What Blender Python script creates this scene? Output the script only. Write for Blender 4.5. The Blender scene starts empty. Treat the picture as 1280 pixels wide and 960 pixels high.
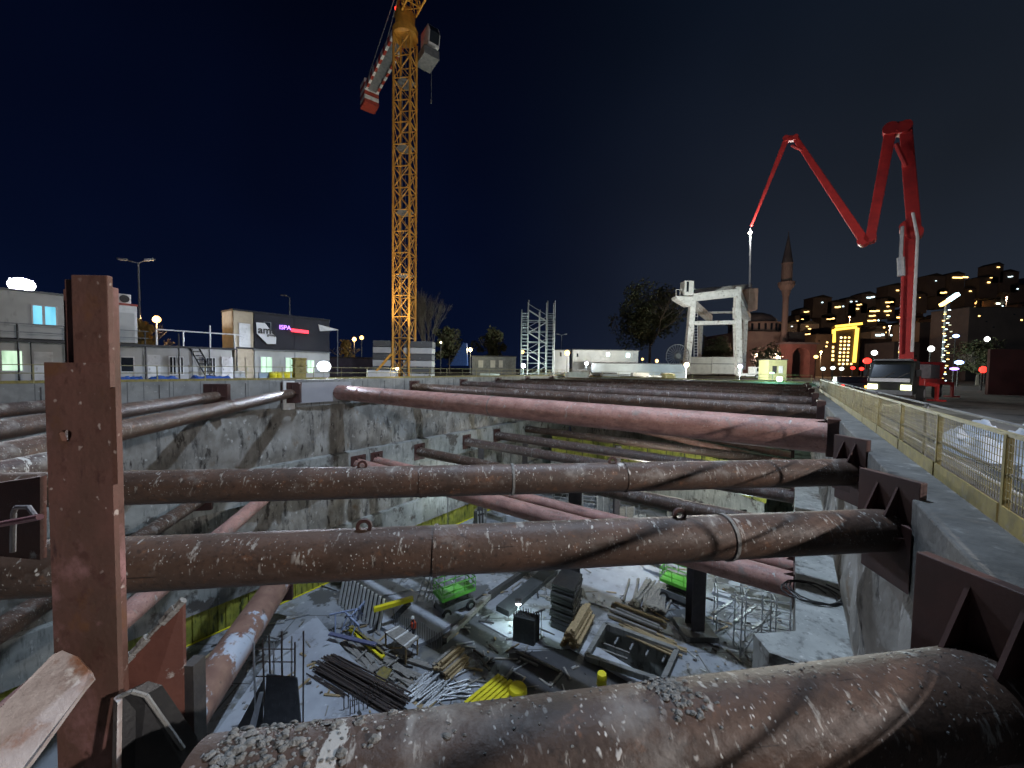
import bpy, bmesh, math, random
from mathutils import Vector, Matrix, noise
random.seed(7)
V = Vector; R = math.radians
sc = bpy.context.scene
COL = sc.collection
# ---------------------------------------------------------------- camera
F = 485.0; PITCH = R(2.4); ROLL = R(0.9)
cam_d = bpy.data.cameras.new('camera'); cam = bpy.data.objects.new('camera', cam_d); COL.objects.link(cam)
sc.camera = cam
cam_d.sensor_width = 36; cam_d.lens = F/1280*36; cam_d.clip_start = .05; cam_d.clip_end = 3000
EYE = V((0, 0, 1.6))
RM = Matrix.Rotation(math.pi/2 - PITCH, 3, 'X') @ Matrix.Rotation(ROLL, 3, 'Z')
cam.matrix_world = Matrix.Translation(EYE) @ RM.to_4x4()
def ray(px, py): return (RM @ V(((px-640)/F, -(py-480)/F, -1))).normalized()
def atz(px, py, z):
    d = ray(px, py); return EYE + d*((z-EYE.z)/d.z)
def aty(px, py, Y):
    d = ray(px, py); return EYE + d*(Y/d.y)
N = V((math.cos(R(36)), -math.sin(R(36)), 0)); U = V((math.sin(R(36)), math.cos(R(36)), 0)); Z = V((0, 0, 1))
def D(d, u, z): return N*d + U*u + Z*z
def atd(px, py, d):
    r = ray(px, py); return EYE + r*((d)/(r.dot(N)))
def du(p): return p.dot(N), p.dot(U)
FL = -18.3                     # pit floor
LW, RW, FW, NW = -34.0, 1.45, 66.0, -.2
# ---------------------------------------------------------------- materials
MATS = {}
def M(name, c1, c2=None, sc_=3, r=.8, metal=0, bump=.15, bsc=25, stretch=(1,1,1), over=(), emit=None, lo=.35, hi=.65, spec=.5):
    if name in MATS: return MATS[name]
    m = bpy.data.materials.new(name); m.use_nodes = True; nt = m.node_tree; n = nt.nodes; L = nt.links
    b = n['Principled BSDF']; b.inputs['Roughness'].default_value = r; b.inputs['Metallic'].default_value = metal
    b.inputs['Specular IOR Level'].default_value = spec
    MATS[name] = m
    if emit:
        b.inputs['Base Color'].default_value = (*c1, 1); b.inputs['Emission Color'].default_value = (*c1, 1)
        b.inputs['Emission Strength'].default_value = emit; return m
    tc = n.new('ShaderNodeTexCoord')
    def mapped(s):
        mp = n.new('ShaderNodeMapping'); mp.inputs['Scale'].default_value = s; L.new(tc.outputs['Object'], mp.inputs[0]); return mp.outputs[0]
    base = mapped(stretch)
    def noise_(scale, det=6, vec=None, rough=.6):
        t = n.new('ShaderNodeTexNoise'); t.inputs['Scale'].default_value = scale; t.inputs['Detail'].default_value = det
        t.inputs['Roughness'].default_value = rough; L.new(vec or base, t.inputs['Vector']); return t.outputs['Fac']
    def rng(x, a, bb):
        q = n.new('ShaderNodeMapRange'); q.inputs[1].default_value = a; q.inputs[2].default_value = bb; L.new(x, q.inputs[0]); return q.outputs[0]
    def mix(f, a, bcol):
        q = n.new('ShaderNodeMix'); q.data_type = 'RGBA'; L.new(f, q.inputs[0])
        if isinstance(a, tuple): q.inputs[6].default_value = (*a, 1)
        else: L.new(a, q.inputs[6])
        q.inputs[7].default_value = (*bcol, 1); return q.outputs[2]
    c2 = c2 or tuple(x*.7 for x in c1)
    col = mix(rng(noise_(sc_), lo, hi), c1, c2)
    hs = []
    for o in over:
        k = dict(kind='noise', scale=2, lo=.55, hi=.65, st=None, top=0, h=0, seed=0); k.update(o)
        vec = mapped(k['st']) if k['st'] else base
        if k['kind'] == 'noise': f = rng(noise_(k['scale'], 8, vec, .65), k['lo'], k['hi'])
        elif k['kind'] == 'spots':
            t = n.new('ShaderNodeTexVoronoi'); t.inputs['Scale'].default_value = k['scale']
            dv = n.new('ShaderNodeVectorMath'); nz = n.new('ShaderNodeTexNoise'); nz.inputs['Scale'].default_value = k['scale']*1.7
            L.new(vec, nz.inputs['Vector']); mm = n.new('ShaderNodeVectorMath'); mm.operation = 'SCALE'; mm.inputs[3].default_value = .5/k['scale']*1.6
            L.new(nz.outputs['Color'], mm.inputs[0]); L.new(vec, dv.inputs[0]); L.new(mm.outputs[0], dv.inputs[1]); L.new(dv.outputs[0], t.inputs['Vector'])
            f0 = rng(t.outputs['Distance'], k['hi'], k['lo'])
            # only some cells
            wn = n.new('ShaderNodeTexWhiteNoise'); L.new(t.outputs['Position'], wn.inputs['Vector'])
            f1 = rng(wn.outputs['Value'], .5, .52) if not k.get('all') else None
            big = rng(noise_(k['scale']*.12, 3, vec), .42, .62)
            q = n.new('ShaderNodeMath'); q.operation = 'MULTIPLY'; L.new(f0, q.inputs[0]); L.new(f1 or big, q.inputs[1])
            q2 = n.new('ShaderNodeMath'); q2.operation = 'MULTIPLY'; L.new(q.outputs[0], q2.inputs[0]); L.new(big, q2.inputs[1]); f = q2.outputs[0]
        elif k['kind'] == 'grid':
            t = n.new('ShaderNodeTexBrick'); t.inputs['Scale'].default_value = k['scale']; t.inputs['Mortar Size'].default_value = k['hi']
            t.inputs['Brick Width'].default_value = 1.2; t.inputs['Row Height'].default_value = .6; t.offset = k.get('off', .5)
            L.new(vec, t.inputs['Vector']); f = t.outputs['Fac']
        if k['top']:
            g = n.new('ShaderNodeNewGeometry'); s = n.new('ShaderNodeSeparateXYZ'); L.new(g.outputs['Normal'], s.inputs[0])
            tz = rng(s.outputs['Z'], k['top'], k['top']+.6); q = n.new('ShaderNodeMath'); q.operation = 'MULTIPLY'
            L.new(f, q.inputs[0]); L.new(tz, q.inputs[1]); f = q.outputs[0]
        col = mix(f, col, k['c'])
        if k['h']: hs.append((f, k['h']))
    L.new(col, b.inputs['Base Color'])
    if bump:
        bp = n.new('ShaderNodeBump'); bp.inputs['Strength'].default_value = bump; bp.inputs['Distance'].default_value = .05
        src = noise_(bsc, 5)
        for f, h in hs:
            q = n.new('ShaderNodeMath'); q.operation = 'MULTIPLY_ADD'; L.new(f, q.inputs[0]); q.inputs[1].default_value = h; L.new(src, q.inputs[2]); src = q.outputs[0]
        L.new(src, bp.inputs['Height']); L.new(bp.outputs[0], b.inputs['Normal'])
    return m
def rust(name, c1, c2, amount=1.0, r=.55):
    cem = (.5, .49, .46); a_ = amount
    return M(name, c1, c2, 1.6, r=r, bump=.22, bsc=22, spec=.4, over=(
        dict(c=tuple(x*.38 for x in c1), scale=1.1, lo=.52, hi=.72, st=(.5, 2, 2)),
        dict(c=tuple(x*.5 for x in c2), scale=14, lo=.55, hi=.7),
        dict(c=(.24, .11, .055), scale=4, lo=.6, hi=.75),
        dict(c=(.26, .24, .22), scale=1.3, lo=.6-.04*a_, hi=.72, top=-.3),
        dict(c=(.33, .31, .28), scale=5, lo=.6, hi=.66, st=(2, .7, .7), top=-.4),
        dict(kind='spots', c=cem, scale=2.6, lo=.1, hi=.2*a_, top=-.2, h=.6, st=(1.2, .6, .6)),
        dict(c=(.46, .45, .42), scale=1.7, lo=.66, hi=.675, st=(1.3, .5, .5), top=-.5, h=.5),
        dict(kind='spots', c=(.6, .59, .56), scale=9, lo=.12, hi=.19*a_+.02, top=-.4, h=.5, st=(1.3, .8, .8)),
        dict(kind='spots', c=(.66, .65, .62), scale=26, lo=.12, hi=.27*a_, top=-.5, h=.3, st=(1.2,.8,.8)),
        dict(c=tuple(x*.3 for x in c1), scale=9, lo=.64, hi=.68, st=(.15, 3, 3))))
m_str = rust('strut_paint', (.108, .064, .045), (.066, .044, .034))
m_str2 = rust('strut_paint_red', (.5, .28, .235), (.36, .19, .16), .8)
m_str3 = rust('strut_paint_grey', (.12, .075, .062), (.075, .055, .05), 1.1)
m_plate = M('bracket_steel', (.075, .03, .025), (.045, .022, .02), 1.5, r=.6, bump=.1, over=(dict(c=(.3,.29,.27), scale=3, lo=.68, hi=.75),))
m_post = M('post_steel', (.18, .085, .068), (.11, .06, .044), 2.2, r=.6, bump=.12, bsc=30, stretch=(1,1,.8), over=(
    dict(c=(.38, .2, .2), scale=1.4, lo=.52, hi=.66), dict(c=(.1, .045, .035), scale=11, lo=.56, hi=.68), dict(c=(.16, .075, .04), scale=3, lo=.56, hi=.66), dict(c=(.06, .03, .028), scale=6, lo=.62, hi=.72, st=(3,3,.6)), dict(kind='spots', c=(.5, .42, .38), scale=16, lo=.1, hi=.2)))
m_conc = M('concrete_cap', (.27, .27, .26), (.17, .17, .165), .9, r=.9, bump=.4, bsc=8, over=(
    dict(kind='grid', c=(.1,.1,.1), scale=.5, hi=.008),
    dict(c=(.13, .13, .12), scale=2.2, lo=.58, hi=.75, st=(1, 1, .35)), dict(c=(.52, .52, .5), scale=5, lo=.62, hi=.72)))
m_capr = M('dusty_concrete', (.17, .168, .16), (.1, .1, .095), 1.8, r=.95, bump=.6, bsc=9, over=(dict(c=(.26,.26,.25), scale=3, lo=.58, hi=.68), dict(c=(.05,.05,.048), scale=1.2, lo=.58, hi=.7, st=(1,1,.5)), dict(c=(.07,.07,.065), scale=9, lo=.62, hi=.68)))
m_form = M('concrete_formed', (.36, .37, .35), (.22, .23, .22), .7, r=.9, bump=.2, bsc=10, over=(
    dict(c=(.12, .125, .12), scale=2, lo=.53, hi=.68, st=(1.6, 1.6, .3)), dict(c=(.1,.09,.08), scale=.6, lo=.55, hi=.62), dict(c=(.5,.5,.48), scale=4, lo=.6, hi=.7, st=(1,1,.4))))
m_rough = M('diaphragm_wall', (.185, .175, .155), (.33, .32, .295), .8, r=.95, bump=.9, bsc=4, stretch=(1, 1, .55), lo=.4, hi=.62, over=(
    dict(c=(.06, .058, .055), scale=.75, lo=.55, hi=.66, st=(1.6, 1.6, .22)), dict(c=(.05, .045, .04), scale=2.4, lo=.56, hi=.66, st=(1, 1, .3)),
    dict(c=(.2, .15, .1), scale=1.5, lo=.6, hi=.7, st=(1, 1, .5)), dict(c=(.5, .5, .48), scale=3, lo=.6, hi=.7, st=(1,1,.6))))
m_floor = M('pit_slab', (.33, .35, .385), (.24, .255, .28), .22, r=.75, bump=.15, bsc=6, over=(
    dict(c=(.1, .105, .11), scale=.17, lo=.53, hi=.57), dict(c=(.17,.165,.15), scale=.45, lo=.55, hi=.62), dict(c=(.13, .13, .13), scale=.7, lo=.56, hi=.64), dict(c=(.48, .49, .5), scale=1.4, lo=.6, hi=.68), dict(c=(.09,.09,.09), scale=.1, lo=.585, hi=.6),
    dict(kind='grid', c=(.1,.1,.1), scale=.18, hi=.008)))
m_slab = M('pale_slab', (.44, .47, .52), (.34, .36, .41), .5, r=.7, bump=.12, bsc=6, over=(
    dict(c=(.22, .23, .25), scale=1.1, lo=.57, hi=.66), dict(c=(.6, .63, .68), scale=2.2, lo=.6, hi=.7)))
m_ground = M('ground', (.1, .095, .09), (.15, .145, .14), .15, r=.95, bump=.6, bsc=2, over=(dict(c=(.045,.043,.04), scale=.3, lo=.52, hi=.6), dict(c=(.25,.25,.24), scale=1.5, lo=.64, hi=.7)))
m_yel = M('yellow_paint', (.28, .22, .06), (.17, .14, .05), 5, r=.75, over=(dict(c=(.2, .18, .14), scale=6, lo=.55, hi=.7),))
m_yrail = M('pale_yellow_rail', (.34, .3, .14), (.22, .2, .12), 3, r=.6)
m_ymem = M('yellow_membrane', (.42, .42, .06), (.25, .26, .05), 1.5, r=.6, bump=.2, over=(dict(c=(.07, .09, .03), scale=1.2, lo=.55, hi=.65, st=(2,2,.4)),))
m_ybri = M('bright_yellow', (.85, .74, .02), (.7, .6, .02), 3, r=.5)
m_steel = M('galvanised_steel', (.5, .51, .52), (.36, .37, .38), 5, r=.45, metal=.5)
m_grey = M('grey_steel', (.22, .23, .24), (.14, .15, .16), 3, r=.6, metal=.2)
m_dark = M('dark_steel', (.03, .03, .034), (.055, .052, .05), 4, r=.6)
m_rebar = M('rebar', (.06, .055, .06), (.1, .07, .055), 8, r=.6, metal=.3)
m_black = M('black_plastic', (.015, .015, .017), (.03, .03, .03), 4, r=.5)
m_orange = M('crane_orange', (.78, .39, .06), (.58, .27, .045), 2, r=.5, bump=0)
m_redw_r = M('stripe_red', (.4, .06, .04), (.28, .045, .03), 3, r=.5)
m_white = M('white_paint', (.74, .74, .73), (.58, .58, .57), 2, r=.6, over=(dict(c=(.3, .28, .25), scale=3, lo=.6, hi=.7),))
m_gantry = M('gantry_white', (.78, .78, .77), (.58, .58, .57), 1.2, r=.6, bump=0, over=(dict(c=(.22, .17, .14), scale=2, lo=.56, hi=.66),))
m_cabin = M('cabin_panel', (.52, .52, .5), (.42, .42, .41), .6, r=.6, bump=.05, over=(dict(c=(.3, .29, .28), scale=2, lo=.6, hi=.75, st=(1, 1, .3)),))
m_cdark = M('cabin_dark', (.011, .012, .022), (.016, .017, .028), 1, r=.5)
m_red = M('pump_red', (.6, .045, .04), (.42, .035, .035), 1.5, r=.4, bump=0)
m_wood = M('timber', (.42, .31, .17), (.3, .22, .12), 6, r=.8, stretch=(1, 1, 1), over=(dict(c=(.12, .1, .08), scale=8, lo=.58, hi=.7),))
m_woodg = M('grey_timber', (.3, .28, .25), (.19, .18, .17), 5, r=.85)
m_green = M('lift_green', (.14, .55, .05), (.1, .42, .04), 3, r=.5)
m_blue = M('blue_tarp', (.03, .09, .33), (.02, .06, .22), 3, r=.6)
m_glass = M('dark_glass', (.015, .02, .03), (.02, .025, .03), 1, r=.1, bump=0)
m_tarp = M('white_tarp', (.5, .54, .6), (.36, .4, .45), 1, r=.55, bump=.5, bsc=4)
m_tyre = M('tyre_rubber', (.02, .02, .02), (.03, .03, .03), 5, r=.9)
m_leaf = M('leaves', (.05, .07, .03), (.09, .08, .04), 1.5, r=.8, bump=0)
m_leafo = M('gold_lit_leaves', (.2, .12, .03), (.3, .2, .06), 1.5, r=.8, bump=0)  # lamp gold on lit crowns is put into the leaf colour
m_bark = M('bark', (.16, .14, .12), (.1, .085, .07), 6, r=.95)
m_stone = M('mosque_stone', (.34, .24, .19), (.26, .18, .15), 1, r=.9, stretch=(.3,.3,.3), bump=0)
m_lead = M('lead_roof', (.17, .14, .13), (.12, .1, .1), .4, r=.6)
m_brick = M('red_plaster', (.26, .1, .08), (.18, .075, .06), .6, r=.9)
m_hill = M('hill', (.02, .022, .02), (.035, .032, .03), .02, r=.95, bump=0)
m_house = M('house_wall', (.15, .12, .1), (.09, .075, .07), .1, r=.9, bump=0)
m_skin = M('skin', (.45, .27, .2), (.4, .24, .17), 5, r=.6, bump=0)
m_cloth = M('dark_clothing', (.03, .035, .05), (.045, .045, .05), 8, r=.9, bump=0)
m_vest = M('orange_red_vest', (.75, .1, .04), (.65, .08, .03), 8, r=.7, bump=0)
m_mort = M('mortar', (.27, .27, .26), (.17, .17, .16), 6, r=.95, bump=.8, bsc=18)
def E(name, c, s): return M(name, c, emit=s)
def EW(name, c, c2, s, sc_=1.3):
    m = M(name, c, emit=s); nt = m.node_tree; n = nt.nodes; L = nt.links; b = n['Principled BSDF']
    tc = n.new('ShaderNodeTexCoord'); mp = n.new('ShaderNodeMapping'); mp.inputs['Scale'].default_value = (1, 1, .25); L.new(tc.outputs['Object'], mp.inputs[0])
    t = n.new('ShaderNodeTexNoise'); t.inputs['Scale'].default_value = sc_; t.inputs['Detail'].default_value = 3; L.new(mp.outputs[0], t.inputs['Vector'])
    q = n.new('ShaderNodeMapRange'); q.inputs[1].default_value = .38; q.inputs[2].default_value = .62; L.new(t.outputs['Fac'], q.inputs[0])
    x = n.new('ShaderNodeMix'); x.data_type = 'RGBA'; L.new(q.outputs[0], x.inputs[0]); x.inputs[6].default_value = (*c, 1); x.inputs[7].default_value = (*c2, 1); L.new(x.outputs[2], b.inputs['Emission Color']); return m
e_flood = E('lamp_cool', (.88, .94, 1), 6); e_amber = E('lamp_amber', (1, .62, .2), 4); e_warm = E('lamp_warm', (1, .82, .45), 5)
e_win = EW('window_greenish', (.72, 1, .72), (.25, .4, .26), 1.1); e_cyan = EW('window_cyan', (.25, .75, 1), (.1, .45, .62), .9); e_red = E('light_red', (1, .03, .02), 4); e_hwin = E('window_warm', (1, .62, .2), 4.5)
e_hwin2 = E('window_cool', (.7, .95, 1), 4); e_hdim = E('window_dim', (.8, .5, .25), .6); e_gold = E('gold_outline', (1, .6, .08), 2.6); e_purple = E('sign_purple', (.45, .2, 1), 2.2); e_sred = E('sign_red', (1, .05, .08), 2.2)
e_head = E('headlight', (1, 1, .55), 5); e_green = E('lamp_green', (.6, 1, .75), 5); e_pink = E('flower_pink', (1, .2, .3), 1)
# ---------------------------------------------------------------- mesh builder
class MB:
    def __init__(s): s.v = []; s.f = []; s.mi = []; s.cur = 0
    def add(s, vs, fs):
        b = len(s.v); s.v += [V(x) for x in vs]; s.f += [tuple(i+b for i in f) for f in fs]; s.mi += [s.cur]*len(fs); return s
    def box(s, c, dims, ax=None):
        c = V(c); x, y, z = ax or (V((1,0,0)), V((0,1,0)), V((0,0,1))); a, b, h = [q/2 for q in dims]
        vs = [c + x*(i*a) + y*(j*b) + z*(k*h) for i in (-1,1) for j in (-1,1) for k in (-1,1)]
        return s.add(vs, [(0,1,3,2),(4,6,7,5),(0,4,5,1),(2,3,7,6),(0,2,6,4),(1,5,7,3)])
    def dbox(s, d0, d1, u0, u1, z0, z1): return s.box(D((d0+d1)/2, (u0+u1)/2, (z0+z1)/2), (abs(d1-d0), abs(u1-u0), abs(z1-z0)), (N, U, Z))
    def bar(s, p0, p1, w, h=None, up=Z):
        p0, p1 = V(p0), V(p1); x = p1-p0; L = x.length; x = x/L; y = up.cross(x)
        if y.length < 1e-3: y = V((1,0,0)).cross(x)
        y.normalize(); z = x.cross(y); return s.box((p0+p1)/2, (L, w, h or w), (x, y, z))
    def tube(s, p0, p1, r, n=8, r2=None, caps=True):
        p0, p1 = V(p0), V(p1); r2 = r if r2 is None else r2; x = (p1-p0).normalized()
        y = x.orthogonal().normalized(); z = x.cross(y); vs = []
        for p, q in ((p0, r), (p1, r2)):
            for i in range(n):
                a = 2*math.pi*i/n; vs.append(p + y*(q*math.cos(a)) + z*(q*math.sin(a)))
        fs = [(i, (i+1) % n, n+(i+1) % n, n+i) for i in range(n)]
        if caps: fs += [tuple(range(n))[::-1], tuple(range(n, 2*n))]
        return s.add(vs, fs)
    def path(s, pts, r, n=6):
        for a, b in zip(pts, pts[1:]): s.tube(a, b, r, n)
        return s
    def prism(s, pts, ext):
        pts = [V(p) for p in pts]; n = len(pts); ext = V(ext)
        vs = pts + [p+ext for p in pts]
        return s.add(vs, [tuple(range(n))[::-1], tuple(range(n, 2*n))] + [(i, (i+1) % n, n+(i+1) % n, n+i) for i in range(n)])
    def lathe(s, c, prof, n=16):
        c = V(c); vs = [c + V((r*math.cos(2*math.pi*i/n), r*math.sin(2*math.pi*i/n), z)) for r, z in prof for i in range(n)]
        fs = [(k*n+i, k*n+(i+1) % n, (k+1)*n+(i+1) % n, (k+1)*n+i) for k in range(len(prof)-1) for i in range(n)]
        fs += [tuple(range(n))[::-1], tuple(range((len(prof)-1)*n, len(prof)*n))]; return s.add(vs, fs)
    def sheet(s, fn, nu, nv, thick=None):
        vs = [fn(i/nu, j/nv) for i in range(nu+1) for j in range(nv+1)]
        fs = [(i*(nv+1)+j, (i+1)*(nv+1)+j, (i+1)*(nv+1)+j+1, i*(nv+1)+j+1) for i in range(nu) for j in range(nv)]
        return s.add(vs, fs)
    def build(s, name, mats, parent=None, smooth=False, bevel=0, world=True, base=True):
        off = V((0,0,0))
        if parent is not None and world: off = parent_world(parent)
        elif parent is None and base and s.v:
            xs = [v.x for v in s.v]; ys = [v.y for v in s.v]; off = V(((min(xs)+max(xs))/2, (min(ys)+max(ys))/2, min(v.z for v in s.v)))
        me = bpy.data.meshes.new(name); me.from_pydata([v-off for v in s.v], [], s.f)
        if not isinstance(mats, (list, tuple)): mats = [mats]
        for m in mats: me.materials.append(m)
        me.polygons.foreach_set('material_index', s.mi)
        bm = bmesh.new(); bm.from_mesh(me); bmesh.ops.recalc_face_normals(bm, faces=bm.faces); bm.to_mesh(me); bm.free()
        if smooth:
            me.polygons.foreach_set('use_smooth', [True]*len(me.polygons)); me.set_sharp_from_angle(angle=R(40))
        o = bpy.data.objects.new(name, me); COL.objects.link(o)
        if parent is not None: o.parent = parent
        else: o.location = off
        if bevel:
            b = o.modifiers.new('bevel', 'BEVEL'); b.width = bevel; b.segments = 2; b.limit_method = 'ANGLE'
        return o
def parent_world(p):
    w = V((0,0,0))
    while p is not None: w = w + p.location; p = p.parent
    return w
def tag(o, label=None, cat=None, group=None, kind=None):
    if label: o['label'] = label
    if cat: o['category'] = cat
    if group: o['group'] = group
    if kind: o['kind'] = kind
    return o
def T(name, label, cat, loc=(0,0,0), group=None):
    o = bpy.data.objects.new(name, None); COL.objects.link(o); o.location = loc; o.empty_display_size = .3
    return tag(o, label, cat, group)
def kids(o): return list(o.children)
def copy_tree(o, parent=None):
    c = o.copy(); COL.objects.link(c); c.parent = parent
    for ch in kids(o): copy_tree(ch, c)
    return c
def dup(o, label=None, loc=None, rz=None, group=None):
    c = copy_tree(o)
    if label: c['label'] = label
    if group: c['group'] = group
    if loc is not None: c.location = loc
    if rz is not None: c.rotation_euler = (0,0,rz)
    return c
def lamp(name, parent, p, power, color, size=.3, spot=None, aim=None):
    l = bpy.data.lights.new(name, 'SPOT' if spot else 'POINT'); l.energy = power; l.color = color; l.shadow_soft_size = size
    if spot: l.spot_size = R(spot); l.spot_blend = .6
    o = bpy.data.objects.new(name, l); COL.objects.link(o)
    o.location = V(p) - (parent_world(parent) if parent else V((0,0,0)))
    if aim is not None: o.rotation_euler = (V(aim)-V(p)).to_track_quat('-Z', 'Y').to_euler()
    if parent: o.parent = parent
    return o
# ---------------------------------------------------------------- sky
w = bpy.data.worlds.new('World'); sc.world = w; w.use_nodes = True
n = w.node_tree.nodes; L = w.node_tree.links; bg = n['Background']
tc = n.new('ShaderNodeTexCoord'); sp = n.new('ShaderNodeSeparateXYZ'); L.new(tc.outputs['Generated'], sp.inputs[0])
rz = n.new('ShaderNodeValToRGB'); L.new(sp.outputs['Z'], rz.inputs[0])
cr = rz.color_ramp; cr.elements[0].position = 0; cr.elements[0].color = (.0022, .0055, .022, 1); cr.elements[1].position = .75; cr.elements[1].color = (.0003, .0009, .004, 1)
e = cr.elements.new(.3); e.color = (.0012, .003, .0135, 1)
rr = n.new('ShaderNodeValToRGB'); L.new(sp.outputs['Z'], rr.inputs[0])
cr = rr.color_ramp; cr.elements[0].position = 0; cr.elements[0].color = (.02, .0265, .04, 1); cr.elements[1].position = .8; cr.elements[1].color = (.0026, .0065, .015, 1)
e = cr.elements.new(.35); e.color = (.012, .016, .024, 1)
mp = n.new('ShaderNodeMapRange'); mp.interpolation_type = 'SMOOTHSTEP'; L.new(sp.outputs['X'], mp.inputs[0]); mp.inputs[1].default_value = -.15; mp.inputs[2].default_value = .75
ns = n.new('ShaderNodeTexNoise'); ns.inputs['Scale'].default_value = 2.2; ns.inputs['Detail'].default_value = 2; L.new(tc.outputs['Generated'], ns.inputs[0])
nm = n.new('ShaderNodeMapRange'); L.new(ns.outputs['Fac'], nm.inputs[0]); nm.inputs[1].default_value = .3; nm.inputs[2].default_value = .7; nm.inputs[3].default_value = .82; nm.inputs[4].default_value = 1.18
mx = n.new('ShaderNodeMix'); mx.data_type = 'RGBA'; L.new(mp.outputs[0], mx.inputs[0]); L.new(rz.outputs[0], mx.inputs[6]); L.new(rr.outputs[0], mx.inputs[7])
vm = n.new('ShaderNodeVectorMath'); vm.operation = 'SCALE'; L.new(mx.outputs[2], vm.inputs[0]); L.new(nm.outputs[0], vm.inputs[3])
L.new(vm.outputs[0], bg.inputs[0]); bg.inputs[1].default_value = 1.0
sc.view_settings.view_transform = 'Standard'; sc.view_settings.look = 'None'; sc.view_settings.exposure = 0; sc.view_settings.gamma = 1
# ================================================================ setting
def nz(p, s=1.0): return noise.fractal(V(p)*s, 1.0, 2.0, 4)
g = MB(); o_ = 700
inn = [D(LW-1.0, NW-1.6, -.05), D(RW+.9, NW-1.6, -.22), D(RW+.9, FW+1, -.1), D(LW-1.0, FW+1, 0)]
out = [D(-o_, -o_, 0), D(o_, -o_, 0), D(o_, o_, 0), D(-o_, o_, 0)]
for i in range(4): g.add([inn[i], inn[(i+1)%4], out[(i+1)%4], out[i]], [(0,1,2,3)])
tag(g.build('ground', m_ground, base=False), kind='structure')
# pit floor with the sump opening left out
SA, SB, SCc, SD = [atz(*q, FL) for q in ((757,785), (846,818), (828,858), (733,826))]
g = MB(); fo = [D(LW, NW, FL), D(RW, NW, FL), D(RW, FW, FL), D(LW, FW, FL)]
so = [SD, SCc, SB, SA]
for i in range(4): g.add([fo[i], fo[(i+1)%4], so[(i+1)%4], so[i]], [(0,1,2,3)])
tag(g.build('pit_floor', m_floor, base=False), kind='structure')
# sump
t = T('sump_shaft', 'rectangular dark sump opening with concrete rim and timber props in the pit floor', 'sump', (SA+SCc)/2)
g = MB(); lowr = [p - Z*3.5 for p in so]
for i in range(4): g.add([so[i], so[(i+1)%4], lowr[(i+1)%4], lowr[i]], [(0,1,2,3)])
g.add(lowr, [(0,1,2,3)]); g.build('shaft_wall', m_form, t)
g = MB()
for i in range(4):
    a, b = so[i], so[(i+1)%4]; g.bar(a+Z*.2, b+Z*.2, .32, .5)
g.build('rim', m_conc, t)
for k in range(5):
    f = .06 + k*.06; a = SD.lerp(SCc, 0)+Z*0; p = SD.lerp(SA, .12+k*.17); q = p.lerp(SCc.lerp(SB, .12+k*.17), .42)
    MB().bar(p-Z*(.7), q-Z*(.7), .13).build('prop', m_woodg, t)
for k in range(4):
    p = SA.lerp(SB, .2+k*.22); q = p.lerp(SD.lerp(SCc, .2+k*.22), .25)
    MB().bar(p-Z*.3, q-Z*.3, .12).build('prop', m_steel, t)
# ---- walls
def rough(mb, d, u0, u1, z0, z1, sgn, amp=.25, pan=2.6):
    nu = int((u1-u0)/.35); nv = max(3, int((z1-z0)/.4))
    def fn(a, b):
        u = u0+(u1-u0)*a; z = z0+(z1-z0)*b
        x = abs(math.sin(math.pi*u/pan))**.35
        off = amp*(.6*(x-.6)) + amp*.8*nz((u, z*.6, d), .55) + .1*nz((u, z, d), 2.2)
        edge = min(1, min(b, 1-b)*6); return D(d + sgn*(off*edge), u, z)
    mb.sheet(fn, nu, nv)
    mb.dbox(d-sgn*.5, d-sgn*1.2, u0, u1, z0, z1)
def roughN(mb, uu, d0, d1, z0, z1, sgn, amp=.25):
    nu = int((d1-d0)/.5); nv = max(3, int((z1-z0)/.5))
    mb.sheet(lambda a, b: D(d0+(d1-d0)*a, uu+sgn*(amp*nz((a*30, b*12, uu), .5)*min(1, min(b, 1-b)*6)), z0+(z1-z0)*b), nu, nv)
    mb.dbox(d0, d1, uu-sgn*.5, uu-sgn*1.1, z0, z1)
t = T('pit_wall', 'long stained concrete pit wall on the far left side, under the site cabins', 'retaining wall', D(LW, 30, FL))
g = MB(); rough(g, LW-.25, -9, FW, -6.62, -2.02, 1, .6); rough(g, LW-.25, -9, FW, -13.5, -9.2, 1, .35); g.build('rough_face', m_rough, t, smooth=True)
g = MB(); g.dbox(LW-1, LW, -9, FW, -2.0, .3); g.build('cap_beam', m_conc, t)
for k in range(0, 30):
    u = -8+k*2.5; MB().dbox(LW+.003, LW+.02, u, u+.05, -1.98, .1).build('formwork_joint', m_dark, t) if 0 < u < 50 else None
g = MB(); g.dbox(LW-.9, LW+.55, -9, FW, -9.2, -6.6); g.build('waler_beam', m_form, t)
g = MB(); g.dbox(LW-.9, LW+.35, -9, FW, -16.2, -13.5); g.build('waler_beam', m_form, t)
g = MB()
u = -9
while u < FW-1:
    g.dbox(LW-.9, LW+.18+.06*math.sin(u*9), u, u+.42, FL, -16.21); u += .5
g.dbox(LW-1, LW+.1, -9, FW, FL, -16.22); g.build('yellow_lining', m_ymem, t)
g = MB(); g.tube(D(LW+.32, -9, FL+.05), D(LW+.32, FW, FL+.05), .06, 5); g.build('edge_strip', m_ybri, t)
t = T('pit_wall', 'rough concrete pit wall running away on the right below the mesh fence', 'retaining wall', D(RW, 30, FL))
g = MB(); rough(g, RW+.3, NW, FW, -6.92, -1.62, -1, .4); rough(g, RW+.3, NW, FW, FL, -9, -1, .3); g.build('rough_face', m_rough, t, smooth=True)
g = MB(); g.dbox(RW, RW+.95, NW-1.5, FW, -1.6, -.2); g.build('cap_beam', m_capr, t, bevel=.03)
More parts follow.
